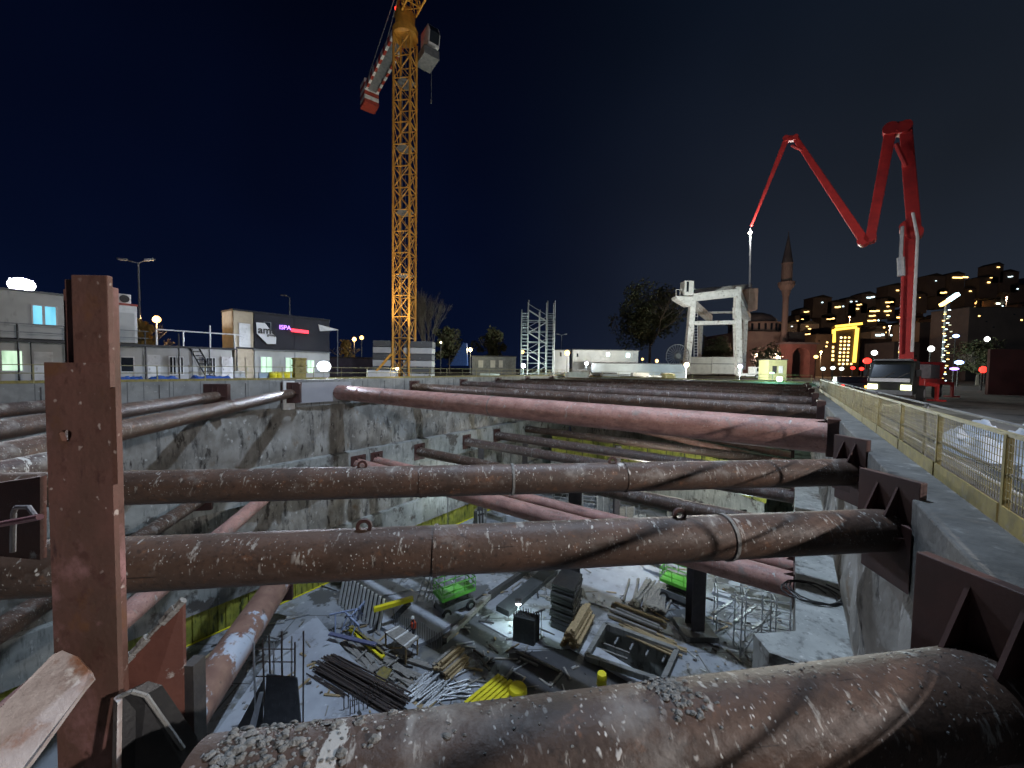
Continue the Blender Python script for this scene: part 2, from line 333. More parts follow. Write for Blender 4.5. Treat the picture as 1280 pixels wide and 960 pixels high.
g = MB(); g.dbox(.35, RW+.6, 15.6, FW, -9, -6.9); g.prism([D(.35, 15.6, -6.9), D(-.75, 14.6, -6.9), D(-.3, 13.9, -6.9), D(RW+.6, 13.9, -6.9), D(RW+.6, 15.6, -6.9)], -Z*2.1); g.build('waler_beam', m_form, t)
t = T('pit_wall', 'concrete pit wall under the foreground bracket beside the camera', 'retaining wall', D(-16, NW, FL))
g = MB(); roughN(g, NW, LW, RW, FL, -1.5, 1); g.build('rough_face', m_rough, t, smooth=True)
g = MB(); g.dbox(LW, RW+.9, NW-1.5, NW, -1.5, -.25); g.build('cap_beam', m_conc, t)
t = T('pit_wall', 'far end wall of the pit with the concrete cap under the distant railing', 'retaining wall', D(-16, FW, FL))
g = MB(); roughN(g, FW, LW, RW, FL, -2.0, -1); g.build('rough_face', m_rough, t, smooth=True)
g = MB(); g.dbox(LW-1, RW+.9, FW, FW+1, -2.0, .15); g.build('cap_beam', m_conc, t)
# inner yellow lined basin wall seen far under the struts
def arc(a):
    pts = [(690, 543, 62), (740, 548, 60), (790, 556, 56), (850, 566, 50), (905, 577, 44), (960, 590, 38)]
    x = a*(len(pts)-1); i = min(int(x), len(pts)-2); f = x-i; q = [pts[i][k]*(1-f)+pts[i+1][k]*f for k in range(3)]
    return aty(*q)
t = T('basin_wall', 'curved yellow sheeted basin wall glowing in the deep middle of the pit', 'lining wall', aty(800, 570, 54))
g = MB(); g2 = MB(); g3 = MB(); K = 90
for k in range(K):
    a, b = arc(k/K), arc((k+.86)/K); h = 3.2; dz = .0
    g.prism([a+Z*(.2), b+Z*(.2), b-Z*h, a-Z*h], U*.4+V((0,.2*(k%2),0)))
    if k % 7 == 0: g3.tube(a-U*.15+Z*.5, a-U*.15-Z*(h+.3), .06, 5)
g.build('yellow_sheeting', m_ymem, t); g3.build('soldier_bar', m_dark, t)
g = MB()
for k in range(K): g.prism([arc(k/K)-Z*3.2-N*.2, arc((k+1)/K)-Z*3.2-N*.2, arc((k+1)/K)-Z*8, arc(k/K)-Z*8], U*.6)
g.build('concrete_base', m_form, t)
# ================================================================ struts
def project(p):
    q = RM.transposed() @ (V(p)-EYE); return 640+F*q.x/-q.z, 480-F*q.y/-q.z
def fracs(p0, p1, xs_):
    out_ = []
    for x_ in xs_:
        lo_, hi_ = .02, 1.0
        for _ in range(40):
            m_ = (lo_+hi_)/2
            if project(V(p0).lerp(V(p1), m_))[0] < x_: lo_ = m_
            else: hi_ = m_
        out_.append(lo_)
    return tuple(out_)
def strut(label, p0, p1, r, mat, rings=(), lugs=(), e0=None, e1=None, patches=(), group='red brown steel tubes bracing the pit'):
    p0, p1 = V(p0), V(p1); x = p1-p0; Ln = x.length; x.normalize(); y = Z.cross(x).normalized(); z = x.cross(y)
    t = T('bracing_strut', label, 'steel strut', p0, group); t.rotation_euler = Matrix((x, y, z)).transposed().to_euler()
    g = MB(); nseg = max(8, int(Ln/.5)); n_ = 40
    vs = []
    for i in range(nseg+1):
        for k in range(n_):
            a = 2*math.pi*k/n_; rr = r*(1+.006*nz((i*.5, math.cos(a), math.sin(a)), 1.5)); vs.append(V((Ln*i/nseg, rr*math.cos(a), rr*math.sin(a))))
    g.add(vs, [(i*n_+k, i*n_+(k+1)%n_, (i+1)*n_+(k+1)%n_, (i+1)*n_+k) for i in range(nseg) for k in range(n_)])
    g.build('pipe', mat, t, smooth=True, world=False)
    for f in rings:
        g = MB(); g.tube((Ln*f-.025, 0, 0), (Ln*f+.025, 0, 0), r+.018, 40); g.build('weld_collar', m_mort if random.random() < .3 else mat, t, smooth=True, world=False)
    for f in lugs:
        g = MB(); c = V((Ln*f, 0, r)); pr = []
        for k in range(14):
            a = math.pi*2*k/14; b2 = math.pi*2*(k+1)/14
            ro, ri = .1, .055
            P = lambda rad, ang, yy: c + V((rad*math.cos(ang), yy, .04+rad*math.sin(ang)))
            g.add([P(ro,a,-.02), P(ro,b2,-.02), P(ri,b2,-.02), P(ri,a,-.02), P(ro,a,.02), P(ro,b2,.02), P(ri,b2,.02), P(ri,a,.02)],
                  [(0,1,2,3),(7,6,5,4),(0,4,5,1),(2,6,7,3)])
        g.build('lifting_eye', m_plate, t, world=False)
    for s, e in ((0, e0), (1, e1)):
        if not e: continue
        wd, zt, zb, th = e; xx = Ln*s + (th/2 if s else -th/2)
        g = MB(); g.box((xx, 0, (zt+zb)/2), (th, wd, zt-zb)); 
        g.build('end_plate', m_plate, t, world=False, bevel=.01)
        sg = -1 if s else 1; x0 = Ln*s
        for yy in (-.45*r, .45*r):
            g = MB(); g.prism([(x0, yy-.015, r*.9), (x0+sg*.7*r, yy-.015, r*.85), (x0, yy-.015, min(zt-.06, r*2.3))], (0, .03, 0)); g.build('gusset', m_plate, t, world=False)
        for yy in (-1, 1):
            g = MB(); g.prism([(x0, yy*r*.98, -.02), (x0+sg*.8*r, yy*r*.98, -.02), (x0, yy*min(wd/2-.03, r*1.9), -.02)], (0, 0, .04)); g.build('gusset', m_plate, t, world=False)
    return t
ZS = -.8
c1 = atz(1100, 657, ZS); c2 = atz(150, 708, ZS)
dirc = (c2-c1).normalized()
def ext(a, b, e): return b + (b-a).normalized()*e
# S2, S3, S1 : corner struts close to the camera
s2r = D(0,0,0)+atz(1106, 662, ZS); s2l = ext(s2r, atz(140, 706, ZS), 2.6)
strut('second nearest brown strut crossing the whole picture with a faint lengthwise seam', s2l, s2r, .31, m_str, rings=fracs(s2l, s2r, (545, 905)), lugs=fracs(s2l, s2r, (455, 848)), e1=(.86, .85, -.4, .12))
s3r = atz(1060, 590, ZS); s3l = ext(s3r, atz(140, 610, ZS), 5)
strut('third nearest brown strut, level and spotted, just above the long seamed one', s3l, s3r, .32, m_str, rings=fracs(s3l, s3r, (527, 640, 780)), lugs=fracs(s3l, s3r, (453, 765)), e1=(.8, .85, -.5, .12))
s1r = atz(1235, 872, ZS); s1l = atz(236, 1022, ZS)
strut('nearest thick brown strut along the bottom edge caked in cement lumps', s1l, s1r, .335, m_str, e1=(1.0, .87, -1.0, .12))
# level 1 long struts
def long_strut(label, u, z, r, mat, d0=LW+.05, d1=RW-.35, **k):
    return strut(label, D(d0, u, z), D(d1, u, z), r, mat, **k)
U4 = 19.4
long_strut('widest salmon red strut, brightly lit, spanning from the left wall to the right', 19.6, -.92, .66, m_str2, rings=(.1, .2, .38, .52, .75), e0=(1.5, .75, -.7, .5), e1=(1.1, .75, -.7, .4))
long_strut('mud spotted strut directly behind the widest salmon one', 28.4, -.7, .42, m_str, rings=(.15,.3,.33,.37,.6), e0=(1.4,.7,-.6,.4), e1=(1.2,.7,-.6,.4))
long_strut('dark dusty strut third back among the long parallel top struts', 36.3, -.6, .42, m_str3, rings=(.2,.5), e0=(1.4,.7,-.6,.4), e1=(1.2,.7,-.6,.4))
long_strut('dark strut fourth back among the long parallel top struts', 43.5, -.5, .42, m_str, rings=(.3,), e0=(1.4,.7,-.6,.4), e1=(1.2,.7,-.6,.4))
long_strut('farthest but one of the long parallel top struts', 51, -.4, .42, m_str3, e0=(1.4,.7,-.6,.4), e1=(1.2,.7,-.6,.4))
long_strut('farthest of the long parallel top struts, near the end wall', 58.5, -.3, .42, m_str, e0=(1.4,.7,-.6,.4), e1=(1.2,.7,-.6,.4))
# level 1 left corner struts
def wallhit(p, q, d):
    t_ = (d-du(p)[0])/(du(q)[0]-du(p)[0]); return p + (q-p)*t_
A1 = atz(248, 499, ZS); A0 = atz(20, 534, ZS); B1 = atz(353, 494, ZS); B0 = atz(20, 567, ZS)
strut('upper dark strut behind the rusty post, ending in a square plate on left wall', ext(A1, A0, 3), wallhit(A0, A1, LW+.5), .36, m_str, rings=(.4,), e1=(1.5,.9,-.8,.5))
strut('long strut behind rusty post with silver weld ring, ending by white strip', ext(B1, B0, 3), wallhit(B0, B1, LW+.5), .36, m_str, rings=(.55, .57), e1=(1.4,.9,-.8,.5))
P0 = atz(-40, 517, ZS); P1 = atz(120, 502, ZS)
strut('uppermost thin strut peeping out left of the rusty post top', P0, wallhit(P0, P1, LW+.2), .34, m_str3)
Q0, Q1 = atz(-30, 600, ZS-.1), atz(75, 577, ZS-.1)
strut('dark strut stub low behind the rusty post at the left edge', Q0, ext(Q0, Q1, 1.0), .3, m_str3)
# level 2
Z2 = -7.9
W2L, W2R = LW+.6, .3
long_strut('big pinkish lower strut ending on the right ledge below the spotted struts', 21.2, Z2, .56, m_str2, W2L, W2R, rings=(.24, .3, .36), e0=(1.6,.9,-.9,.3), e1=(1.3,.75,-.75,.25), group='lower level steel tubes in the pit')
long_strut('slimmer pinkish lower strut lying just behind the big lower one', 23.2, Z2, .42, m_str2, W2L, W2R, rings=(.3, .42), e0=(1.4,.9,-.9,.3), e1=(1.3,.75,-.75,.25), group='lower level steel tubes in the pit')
long_strut('red brown lower strut starting at a square plate under the widest salmon strut', 28.7, Z2, .5, m_str, W2L, W2R, rings=(.3,.5), e0=(1.5,.9,-.9,.3), e1=(1.3,.75,-.75,.25), group='lower level steel tubes in the pit')
long_strut('mossy grey lower strut, first of two dark ones in the middle distance', 36.4, Z2, .52, m_str3, W2L, W2R, rings=(.3,), e0=(1.5,.9,-.9,.3), e1=(1.3,.75,-.75,.25), group='lower level steel tubes in the pit')
long_strut('mossy grey lower strut, higher of two dark ones in the middle distance', 42.6, Z2, .55, m_str3, W2L, W2R, rings=(.3,), e0=(1.5,.9,-.9,.3), e1=(1.3,.75,-.75,.25), group='lower level steel tubes in the pit')
long_strut('faint lower strut farthest back above the yellow basin wall', 50, Z2, .5, m_str, W2L, W2R, group='lower level steel tubes in the pit')
a, b = atz(325, 627, Z2), atz(172, 757, Z2)
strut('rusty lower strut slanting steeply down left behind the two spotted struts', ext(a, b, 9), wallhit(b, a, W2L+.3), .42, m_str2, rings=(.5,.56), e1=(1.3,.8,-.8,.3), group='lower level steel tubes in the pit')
a, b = atz(240, 631, Z2), atz(185, 667, Z2)
strut('dark lower strut with white weld rings slanting beside the rusty post', ext(a, b, 14), wallhit(b, a, W2L+.3), .42, m_str, rings=(.72,.8), e1=(1.3,.8,-.8,.3), group='lower level steel tubes in the pit')
for lab_, q0_, q1_ in (('grey slanting lower strut in front of the curved yellow basin wall', (800, 538), (1012, 586)), ('second grey slanting lower strut, higher and farther by the yellow wall', (850, 540), (1012, 574))):
    a, b = atz(*q0_, Z2), atz(*q1_, Z2); strut(lab_, a, wallhit(a, b, .35), .42, m_str2, rings=(.5,), e1=(1.2,.7,-.7,.25), group='lower level steel tubes in the pit')
Z3 = -15.4
a, b = atz(345, 733, Z3), atz(246, 880, Z3)
strut('lowest strut with white painted patch, leaning steeply beside the tall rebar cage', ext(a, b, 6), a, .95, M('strut_patched', (.34, .2, .15), (.24, .13, .1), 1.2, r=.6, over=(dict(c=(.55, .6, .7), scale=.35, lo=.53, hi=.56, top=-.2), dict(c=(.15,.1,.08), scale=2, lo=.6, hi=.7))), e1=(2.2,1.2,-1.2,.4), rings=(.6,), group='lower level steel tubes in the pit')
# plates of the end bracket wedges on the right wall are parts of the cap: steel wedge boxes behind the near plates
for nm, p in (('steel wedge between the nearest end plate and the wall cap', s1r), ('steel wedge behind the second end plate on the wall cap', s2r), ('steel wedge behind the third end plate on the wall cap', s3r)):
    ax = V((.988, .155, 0)); sd = V((-.155, .988, 0)); far = p+sd*.42+ax*.08; near = p-sd*.42+ax*.08
    fw = far + N*(RW-.02-du(far)[0])
    pts = [far+ax*.45, near+ax*.45]; 
    dn = du(pts[1])[0]
    q = [far+ax*.1, fw, fw-U*.0]
    g = MB(); base = [far+ax*.04, V((fw.x, fw.y, far.z)), D(RW-.02, du(far)[1]-.8, 0)]
    base = [V((v.x, v.y, -1.55)) for v in base]
    g.prism(base, Z*.95); 
    tag(g.build('bracket_wedge', m_plate, bevel=.01), nm, 'steel bracket', 'steel wedges behind the strut plates')
# ================================================================ foreground left: post and brackets
c = aty(98, 640, 2.4)
t = T('steel_post', 'tall rusty pinkish steel post standing in the left foreground with a torch cut hole', 'steel post', V((c.x, c.y, -5)))
def pxb(mb, x0, x1, Yf, th, ztop, zbot, lean=0):
    a = aty(x0, 600, Yf); b = aty(x1, 600, Yf); mb.box(((a.x+b.x)/2, Yf+th/2, (ztop+zbot)/2), (b.x-a.x, th, ztop-zbot))
zt1 = aty(112, 345, 2.45).z; zt2 = aty(70, 453, 2.38).z
g = MB(); pxb(g, 96, 141, 2.42, .035, zt1, -5); g.build('flange', m_post, t, bevel=.006)
g = MB(); pxb(g, 88, 100, 2.456, .28, zt1-.02, -5); g.build('web', m_post, t, bevel=.006)
g = MB(); pxb(g, 86, 138, 2.74, .03, zt1-.03, -5); g.build('rear_flange', m_post, t, bevel=.006)
# lower, wider front plate, with the burnt hole cut through it
a = aty(60, 600, 2.34); b = aty(141, 600, 2.34); hc = aty(82, 545, 2.34)
g = MB(); y0, th = 2.34, .03; rng = [(hc.x+.035*math.cos(q)*(1+.2*math.sin(3*q)), hc.z+.045*math.sin(q)*(1+.2*math.cos(2*q))) for q in [2*math.pi*i/16 for i in range(16)]]
def sqpt(ang):
    cx, cz = math.cos(ang), math.sin(ang); kx = (b.x-hc.x if cx > 0 else hc.x-a.x)/max(abs(cx), 1e-6); kz = .3/max(abs(cz), 1e-6); k = min(kx, kz); return (hc.x+cx*k, hc.z+cz*k)
AN = sorted([2*math.pi*i/16 for i in range(16)] + [math.atan2(sz*.3, (b.x-hc.x) if sx > 0 else -(hc.x-a.x)) % (2*math.pi) for sx in (1,-1) for sz in (1,-1)]); NA = len(AN)
rng = [(hc.x+.035*math.cos(q)*(1+.2*math.sin(3*q)), hc.z+.045*math.sin(q)*(1+.2*math.cos(2*q))) for q in AN]
for i in range(NA):
    q0, q1 = rng[i], rng[(i+1)%NA]; A0_, A1_ = AN[i], AN[(i+1)%NA]; r0, r1 = sqpt(A0_), sqpt(A1_)
    for y_ in (y0, y0+th): g.add([(q0[0],y_,q0[1]),(q1[0],y_,q1[1]),(r1[0],y_,r1[1]),(r0[0],y_,r0[1])], [(0,1,2,3)])
    g.add([(q0[0],y0,q0[1]),(q1[0],y0,q1[1]),(q1[0],y0+th,q1[1]),(q0[0],y0+th,q0[1])], [(0,1,2,3)])
g.box(((a.x+b.x)/2, y0+th/2, (zt2+hc.z+.3)/2), (b.x-a.x, th, zt2-hc.z-.3)); g.box(((a.x+b.x)/2, y0+th/2, (-5+hc.z-.3)/2), (b.x-a.x, th, hc.z-.3+5))
g.build('front_plate', m_post, t)
g = MB(); p0 = aty(48, 600, 2.62); g.add([], []); g.prism([(a.x, 2.35, zt2-.01), (a.x-.02, 2.36, zt2-.01), (p0.x-.05, 2.75, zt2-.03), (p0.x-.03, 2.76, zt2-.03)], (0, 0, -5-zt2)); g.build('side_plate', m_post, t)
# pale steel beam end lower left, cut jagged
m_pale = M('pale_scraped_steel', (.5, .45, .43), (.33, .27, .25), 5, r=.6, bump=.3, over=(dict(c=(.25, .12, .07), scale=3.5, lo=.54, hi=.66), dict(c=(.62, .6, .58), scale=9, lo=.6, hi=.7)))
t = T('beam_stub', 'pale scraped steel beam end with burnt jagged edge lying low left against the post', 'steel beam', aty(50, 900, 2.0))
pts = [aty(*q) for q in ((-60, 930, 1.9), (0, 885, 2.0), (66, 818, 2.22), (78, 813, 2.25), (97, 821, 2.25), (112, 838, 2.22), (116, 848, 2.2), (104, 862, 2.16), (40, 950, 1.9), (0, 1000, 1.8), (-40, 1010, 1.7))]
nn = (pts[2]-pts[0]).cross(pts[8]-pts[0]).normalized(); 
if nn.z < 0: nn = -nn
g = MB(); g.prism(pts, -nn*.03); g.build('top_plate', m_pale, t)
g = MB(); g.prism([p - nn*.04 for p in (pts[0], pts[1], pts[2])]+[p - nn*.3 for p in (pts[2], pts[1], pts[0])], (0.02,.02,0)); g.build('web', m_plate, t)
# triangular side plate with cement, dark upright and the black channel foot
t = T('bracket_plate', 'slanted brown bracket plate crusted with cement, right of the rusty post', 'steel bracket', aty(190, 880, 2.7))
g = MB(); P = [aty(*q) for q in ((146, 838, 2.75), (228, 752, 2.9), (230, 920, 2.9), (210, 925, 2.88), (190, 870, 2.8), (146, 866, 2.75))]; g.prism(P, (0, .03, 0)); g.build('plate', M('bracket_red', (.13,.05,.036), (.09,.036,.028), 2, r=.6, over=(dict(c=(.4,.38,.36), scale=5, lo=.62, hi=.7),)), t)
g = MB(); q = [P[0].lerp(P[1], k/9) for k in range(10)]
for a_, b_ in zip(q, q[1:]): g.tube(a_+V((0,.01,.01*random.random())), b_+V((0,.01,.01*random.random())), .012+.03*random.random(), 6)
g.build('cement_crust', m_mort, t, smooth=True)
g = MB(); a_, b_ = aty(229, 752, 2.92), aty(240, 760, 2.95); g.box(((a_.x+b_.x)/2+.01, 2.97, -2.4), (.09, .12, 3.3-.0)); g.build('upright', m_dark, t)
g = MB()
for k in range(7): g.tube(aty(230+random.random()*8, 757+k*18+random.random()*9, 2.9), aty(233+random.random()*8, 765+k*18+random.random()*9, 2.9), .012+.012*random.random(), 6)
g.build('cement_blob', m_mort, t, smooth=True) if 0 else None
t = T('channel_stub', 'upright black steel channel stub with cement rim in front of the bracket plate', 'steel channel', aty(180, 930, 2.3))
g = MB(); Q = [aty(*q) for q in ((152, 868, 2.3), (168, 861, 2.32), (186, 866, 2.36), (232, 932, 2.5), (238, 975, 2.5), (150, 1010, 2.2))]
g.prism(Q, (.03, .06, 0)); g.build('web', m_black, t)
g = MB(); g.prism([Q[0]+V((-.02,0,0)), Q[0]+V((.035,-.03,0)), Q[5]+V((.035,-.03,0)), Q[5]+V((-.02,0,0))], (0, -.03, 0)); g.build('flange', m_pale, t)
g = MB()
for a_, b_ in zip(Q[:4], Q[1:4]): g.tube(a_+V((0,-.02,0)), b_+V((0,-.02,0)), .014, 6)
g.build('cement_rim', m_mort, t, smooth=True)
g = MB(); g.path([aty(*q) for q in ((-10, 657, 2.8), (30, 650, 2.8), (50, 646, 2.75))], .022, 8)
tag(g.build('pink_pipe', M('pink_pipe', (.55,.25,.25), (.4,.16,.16), 6, r=.5), smooth=True), 'thin pink painted pipe meeting the post side at the left edge', 'pipe')
g = MB(); g.path([aty(*q) for q in ((16, 690, 3.1), (17, 640, 3.1), (20, 634, 3.1), (36, 634, 3.1), (44, 645, 3.0))], .018, 8)
tag(g.build('steel_hoop', m_pale, smooth=True), 'bent pale steel hoop beside the thin pink pipe', 'hoop')
g = MB(); g.prism([aty(*q) for q in ((-60, 612, 3.4), (50, 596, 3.4), (50, 700, 3.4), (-60, 690, 3.4))], (0, .05, 0))
tag(g.build('waling_plate', M('bracket_red', (.13,.05,.036))), 'dark brown steel plate behind the hoop at the left edge', 'steel plate')
# mortar crumbs crusted on the nearest strut
g = MB(); rnd = random.Random(21); ax0, ax1 = V(s1l), V(s1r); dx = (ax1-ax0).normalized(); sy = Z.cross(dx).normalized(); sz = dx.cross(sy); R1 = .335
def crumb(f, ang, r_):
    c_ = ax0.lerp(ax1, f) + (sz*math.cos(ang)+sy*math.sin(ang))*(R1+r_*.1); nrm = (sz*math.cos(ang)+sy*math.sin(ang)); t1 = dx; t2 = nrm.cross(t1)
    vs = []; K = 6
    for k, (rr, hh) in enumerate(((1, -.2), (.85+.2*rnd.random(), .35), (.45, .6+.3*rnd.random()))):
        for q in range(K): a_ = 2*math.pi*q/K+k*.5; w_ = r_*rr*rnd.uniform(.65, 1.3); vs.append(c_+t1*(w_*math.cos(a_)*1.3)+t2*(w_*math.sin(a_))+nrm*(r_*hh))
    g.add(vs, [(k*K+q, k*K+(q+1)%K, (k+1)*K+(q+1)%K, (k+1)*K+q) for k in range(2) for q in range(K)]+[tuple(range(2*K, 3*K))])
fl0, fl1 = fracs(s1l, s1r, (262,))[0], fracs(s1l, s1r, (440,))[0]; fm = fracs(s1l, s1r, (842,))[0]
for k in range(330): crumb(fl0+(fl1-fl0)*abs(rnd.gauss(0, .55)), rnd.gauss(.05, .36), .005+.02*rnd.random()**2.5)
for k in range(120): crumb(fm+rnd.gauss(0, .012), rnd.gauss(.1, .22), rnd.uniform(.006, .02))
for k in range(260): crumb(rnd.uniform(fl0, 1), rnd.gauss(.2, .5), rnd.uniform(.003, .009))
tag(g.build('mortar_crumbs', m_mort, base=False), 'grey mortar crumbs crusted along the top of the nearest strut', kind='stuff')
# white strip and pale panel on the left wall
g = MB(); p = atd(361, 478, LW+.25); q = atd(361, 512, LW+.25); _, u_ = du(p); g.dbox(LW+.03, LW+.3, u_-.45, u_+.45, q.z, p.z+.1); tag(g.build('white_post', m_white), 'white vertical strip on the left wall cap between strut plates', 'post')
g = MB(); _, ua = du(atd(368, 490, LW)); _, ub = du(atd(438, 490, LW)); g.dbox(LW+.02, LW+.14, ua, ub, -1.7, .05); tag(g.build('wall_panel', M('smooth_grey_panel', (.33,.33,.35), (.29,.29,.31), .5, r=.8)), 'smooth grey panel on the wall cap under the low glaring floodlight', 'panel')
# ================================================================ railings
def railing(label, pts, h=1.05, step=2.6, mat=m_yrail, r=.032, toe=True):
    t = T('guard_rail', label, 'railing', pts[0])
    for z_, nm in ((h, 'top_rail'), (h*.55, 'mid_rail')):
        g = MB(); g.path([p+Z*z_ for p in pts], r*.8, 6); g.build(nm, mat, t, smooth=True)
    if toe:
        g = MB()
        for a_, b_ in zip(pts, pts[1:]): g.bar(a_+Z*.09, b_+Z*.09, .03, .16)
        g.build('toe_board', m_yel, t)
    for a_, b_ in zip(pts, pts[1:]):
        Ln = (b_-a_).length; k = max(1, int(Ln/step))
        for i in range(k+1):
            p = a_.lerp(b_, i/k); g = MB(); g.tube(p, p+Z*h, r, 6); g.build('post', mat, t, smooth=True)
    return t
railing('long pale yellow railing along the left pit edge in front of the cabins', [D(LW-.3, -6, .3), D(LW-.3, 20, .3), D(LW-.3, FW+.4, .3)])
railing('pale yellow railing across the far end of the pit', [D(LW-.1, FW+.5, .15), D(RW+.5, FW+.5, .15)], step=3)
# right mesh fence
t = T('mesh_fence', 'yellow and grey mesh fence along the right pit edge', 'fence', D(2.1, 5, -.2))
fz = -.2; us = [-1.2, 1.6, 4.4, 7.2, 9.9, 12.8, 15.8, 18.8, 21.8, 24.8, 27.8, 30.8, 33.8, 36.8, 39.8, 42.8, 45.8, 48.8]
for i, u_ in enumerate(us):
    g = MB(); g.box(D(2.1, u_, fz+.55), (.07,.07,1.1), (N,U,Z)); g.build('post', m_yel, t, bevel=.008)
    if i % 2 == 0: g = MB(); g.tube(D(2.16, u_+1.2, fz), D(2.16, u_+1.2, fz+1.22), .03, 8); g.build('tube_post', m_grey, t, smooth=True)
g = MB(); g.bar(D(2.1, us[0], fz+1.1), D(2.1, us[-1], fz+1.1), .05); g.build('top_rail', m_yrail, t)
g = MB(); g.bar(D(2.12, us[0], fz+.62), D(2.12, us[-1], fz+.62), .035); g.build('mid_rail', m_grey, t)
g = MB(); g.tube(D(2.2, us[0], fz+1.2), D(2.2, us[-1], fz+1.2), .022, 6); g.build('tube_rail', m_grey, t, smooth=True)
g = MB(); g.tube(D(2.25, us[0], fz+.42), D(2.25, us[7], fz+.30), .02, 6); g.build('white_hose', m_white, t, smooth=True)
for i, (a_, b_) in enumerate(zip(us, us[1:])):
    g = MB(); g.bar(D(2.06, a_+.05, fz+.13), D(2.06, b_-.05, fz+.13), .02, .24); g.build('kick_board', m_yel, t)
    g = MB(); nw = 34 if i < 9 else 14; th = .007 if i < 6 else .014
    for k in range(1, nw):
        u_ = a_+(b_-a_)*k/nw; g.bar(D(2.08, u_, fz+.26), D(2.08, u_, fz+1.08), th, th, N)
    for k in range(1, 9 if i < 9 else 5): z_ = fz+.26+.82*k/(9 if i < 9 else 5); g.bar(D(2.085, a_, z_), D(2.085, b_, z_), th)
    g.build('mesh_panel', m_yrail, t)
# cable on the right ledge
g = MB(); c_ = D(.85, 18.6, -6.86); pts = [c_+V((.55*math.cos(k*.5)*(1+.03*k), .8*math.sin(k*.5), .02*(k%5))) for k in range(40)]; g.path(pts, .03, 5)
tag(g.build('coiled_cable', m_black, smooth=True), 'black cable coiled on the lit right wall ledge', 'cable')
# ================================================================ site cabins on the left
FRONT = LW-5.0
def ux(px, d=FRONT, py=440): return du(atd(px, py, d))[1]
def cabin(name, label, cat, x0, x1, lev, mat, h=2.75, depth=2.6, wins=(), doors=(), z0=0.0, front=FRONT, roofm=None, group=None, trimm=None):
    u0, u1 = ux(x0, front), ux(x1, front); z = z0 + lev
    t = T(name, label, cat, D(front-depth/2, (u0+u1)/2, z), group)
    g = MB(); g.dbox(front-depth, front, u0, u1, z, z+h); g.build('body', mat, t, bevel=.03)
    tm = trimm or m_grey
    g = MB(); g.dbox(front-depth-.06, front+.06, u0-.05, u1+.05, z+h, z+h+.12); g.build('roof_edge', roofm or tm, t)
    k = int((u1-u0)/2.4)
    for i in range(1, k):
        g = MB(); uu = u0+(u1-u0)*i/k; g.dbox(front, front+.03, uu-.03, uu+.03, z+.05, z+h-.05); g.build('panel_joint', tm, t)
    for (wa, wb, za, zb, wm) in wins:
        wa, wb = ux(wa, front), ux(wb, front)
        g = MB(); g.dbox(front, front+.05, wa-.07, wb+.07, z+za-.07, z+zb+.07); fr = g.build('window', m_white if mat is not m_cdark else m_grey, t)
        g = MB(); g.dbox(front+.051, front+.06, wa, wb, z+za, z+zb); g.build('pane', wm, fr)
        if mat is m_cabin and za < .9: g = MB(); g.dbox(front+.061, front+.08, (wa+wb)/2-.03, (wa+wb)/2+.03, z+za, z+zb); g.build('mullion', m_white, fr)
    for (da, db, dm) in doors:
        da, db = ux(da, front), ux(db, front)
        g = MB(); g.dbox(front, front+.04, da, db, z+.05, z+2.15); dd = g.build('door', dm, t)
        g = MB(); g.dbox(front+.04, front+.08, da+.08, da+.14, z+1.0, z+1.15); g.build('handle', m_steel, dd)
    return t
cabin('site_cabin', 'white ground floor cabin with a glowing greenish window at the left edge', 'site cabin', -160, 38, 0, m_cabin, wins=((2, 27, .95, 2.15, e_win),))
cabin('site_cabin', 'white ground floor cabin with plain door, mostly behind the rusty post', 'site cabin', 39, 138, 0, m_cabin, doors=((42, 66, m_white),))
cabin('site_cabin', 'white ground floor cabin right of the post with a small dark square window', 'site cabin', 139.5, 182, 0, m_cabin, wins=((151, 166, .9, 1.9, m_glass),))
cabin('site_cabin', 'white ground floor cabin with two tall narrow dark windows by the black ladder', 'site cabin', 183, 290, 0, m_cabin, wins=((212, 219, .7, 2.0, m_glass), (222, 228, .7, 2.0, m_glass), (255, 260, .7, 2.0, m_glass), (262, 268, .7, 2.0, m_glass)), doors=((184, 200, m_white), (277, 291, m_white)))
cabin('site_cabin', 'white upper cabin with two bright cyan panes under the floodlight', 'site cabin', -160, 86, 2.95, m_cabin, h=2.9, wins=((43, 54, .95, 2.1, e_cyan), (58, 71, .95, 2.1, e_cyan)))
cabin('site_cabin', 'white upper cabin with red edge trim carrying an air conditioner', 'site cabin', 138, 172.5, 2.95, m_white, h=2.7, doors=((150, 169, m_cabin),), trimm=m_redw_r)
# dark two storey office with the white emblem board
m_cream = M('cream_door', (.5,.42,.3), (.42,.34,.24), 2, r=.7)
cabin('site_cabin', 'open fronted warm lit entrance stair cabin beside the dark office', 'site cabin', 293, 317, 0, m_cream, h=2.9, doors=((296, 305, m_cream), (307, 315, m_cream)), trimm=m_cdark)
t2 = cabin('site_cabin', 'warm lit upper landing cabin with cream door left of the emblem board', 'site cabin', 292, 317, 2.95, m_cream, h=3.2, doors=((299, 313, m_white),), trimm=m_cdark)
cabin('site_cabin', 'pale lower cabin under the dark office with three lit greenish windows', 'site cabin', 318, 412, 0, m_cabin, h=2.8, wins=((326, 339, .75, 2.2, e_win), (357, 367, .75, 2.2, e_win), (384, 392, .75, 2.0, e_win)))
off = cabin('site_office', 'dark upper office storey bearing a large white emblem board and neon signs', 'site office', 318, 412, 2.95, m_cdark, h=3.2, trimm=m_cdark, wins=((331, 338, 1.3, 2.4, m_glass),))
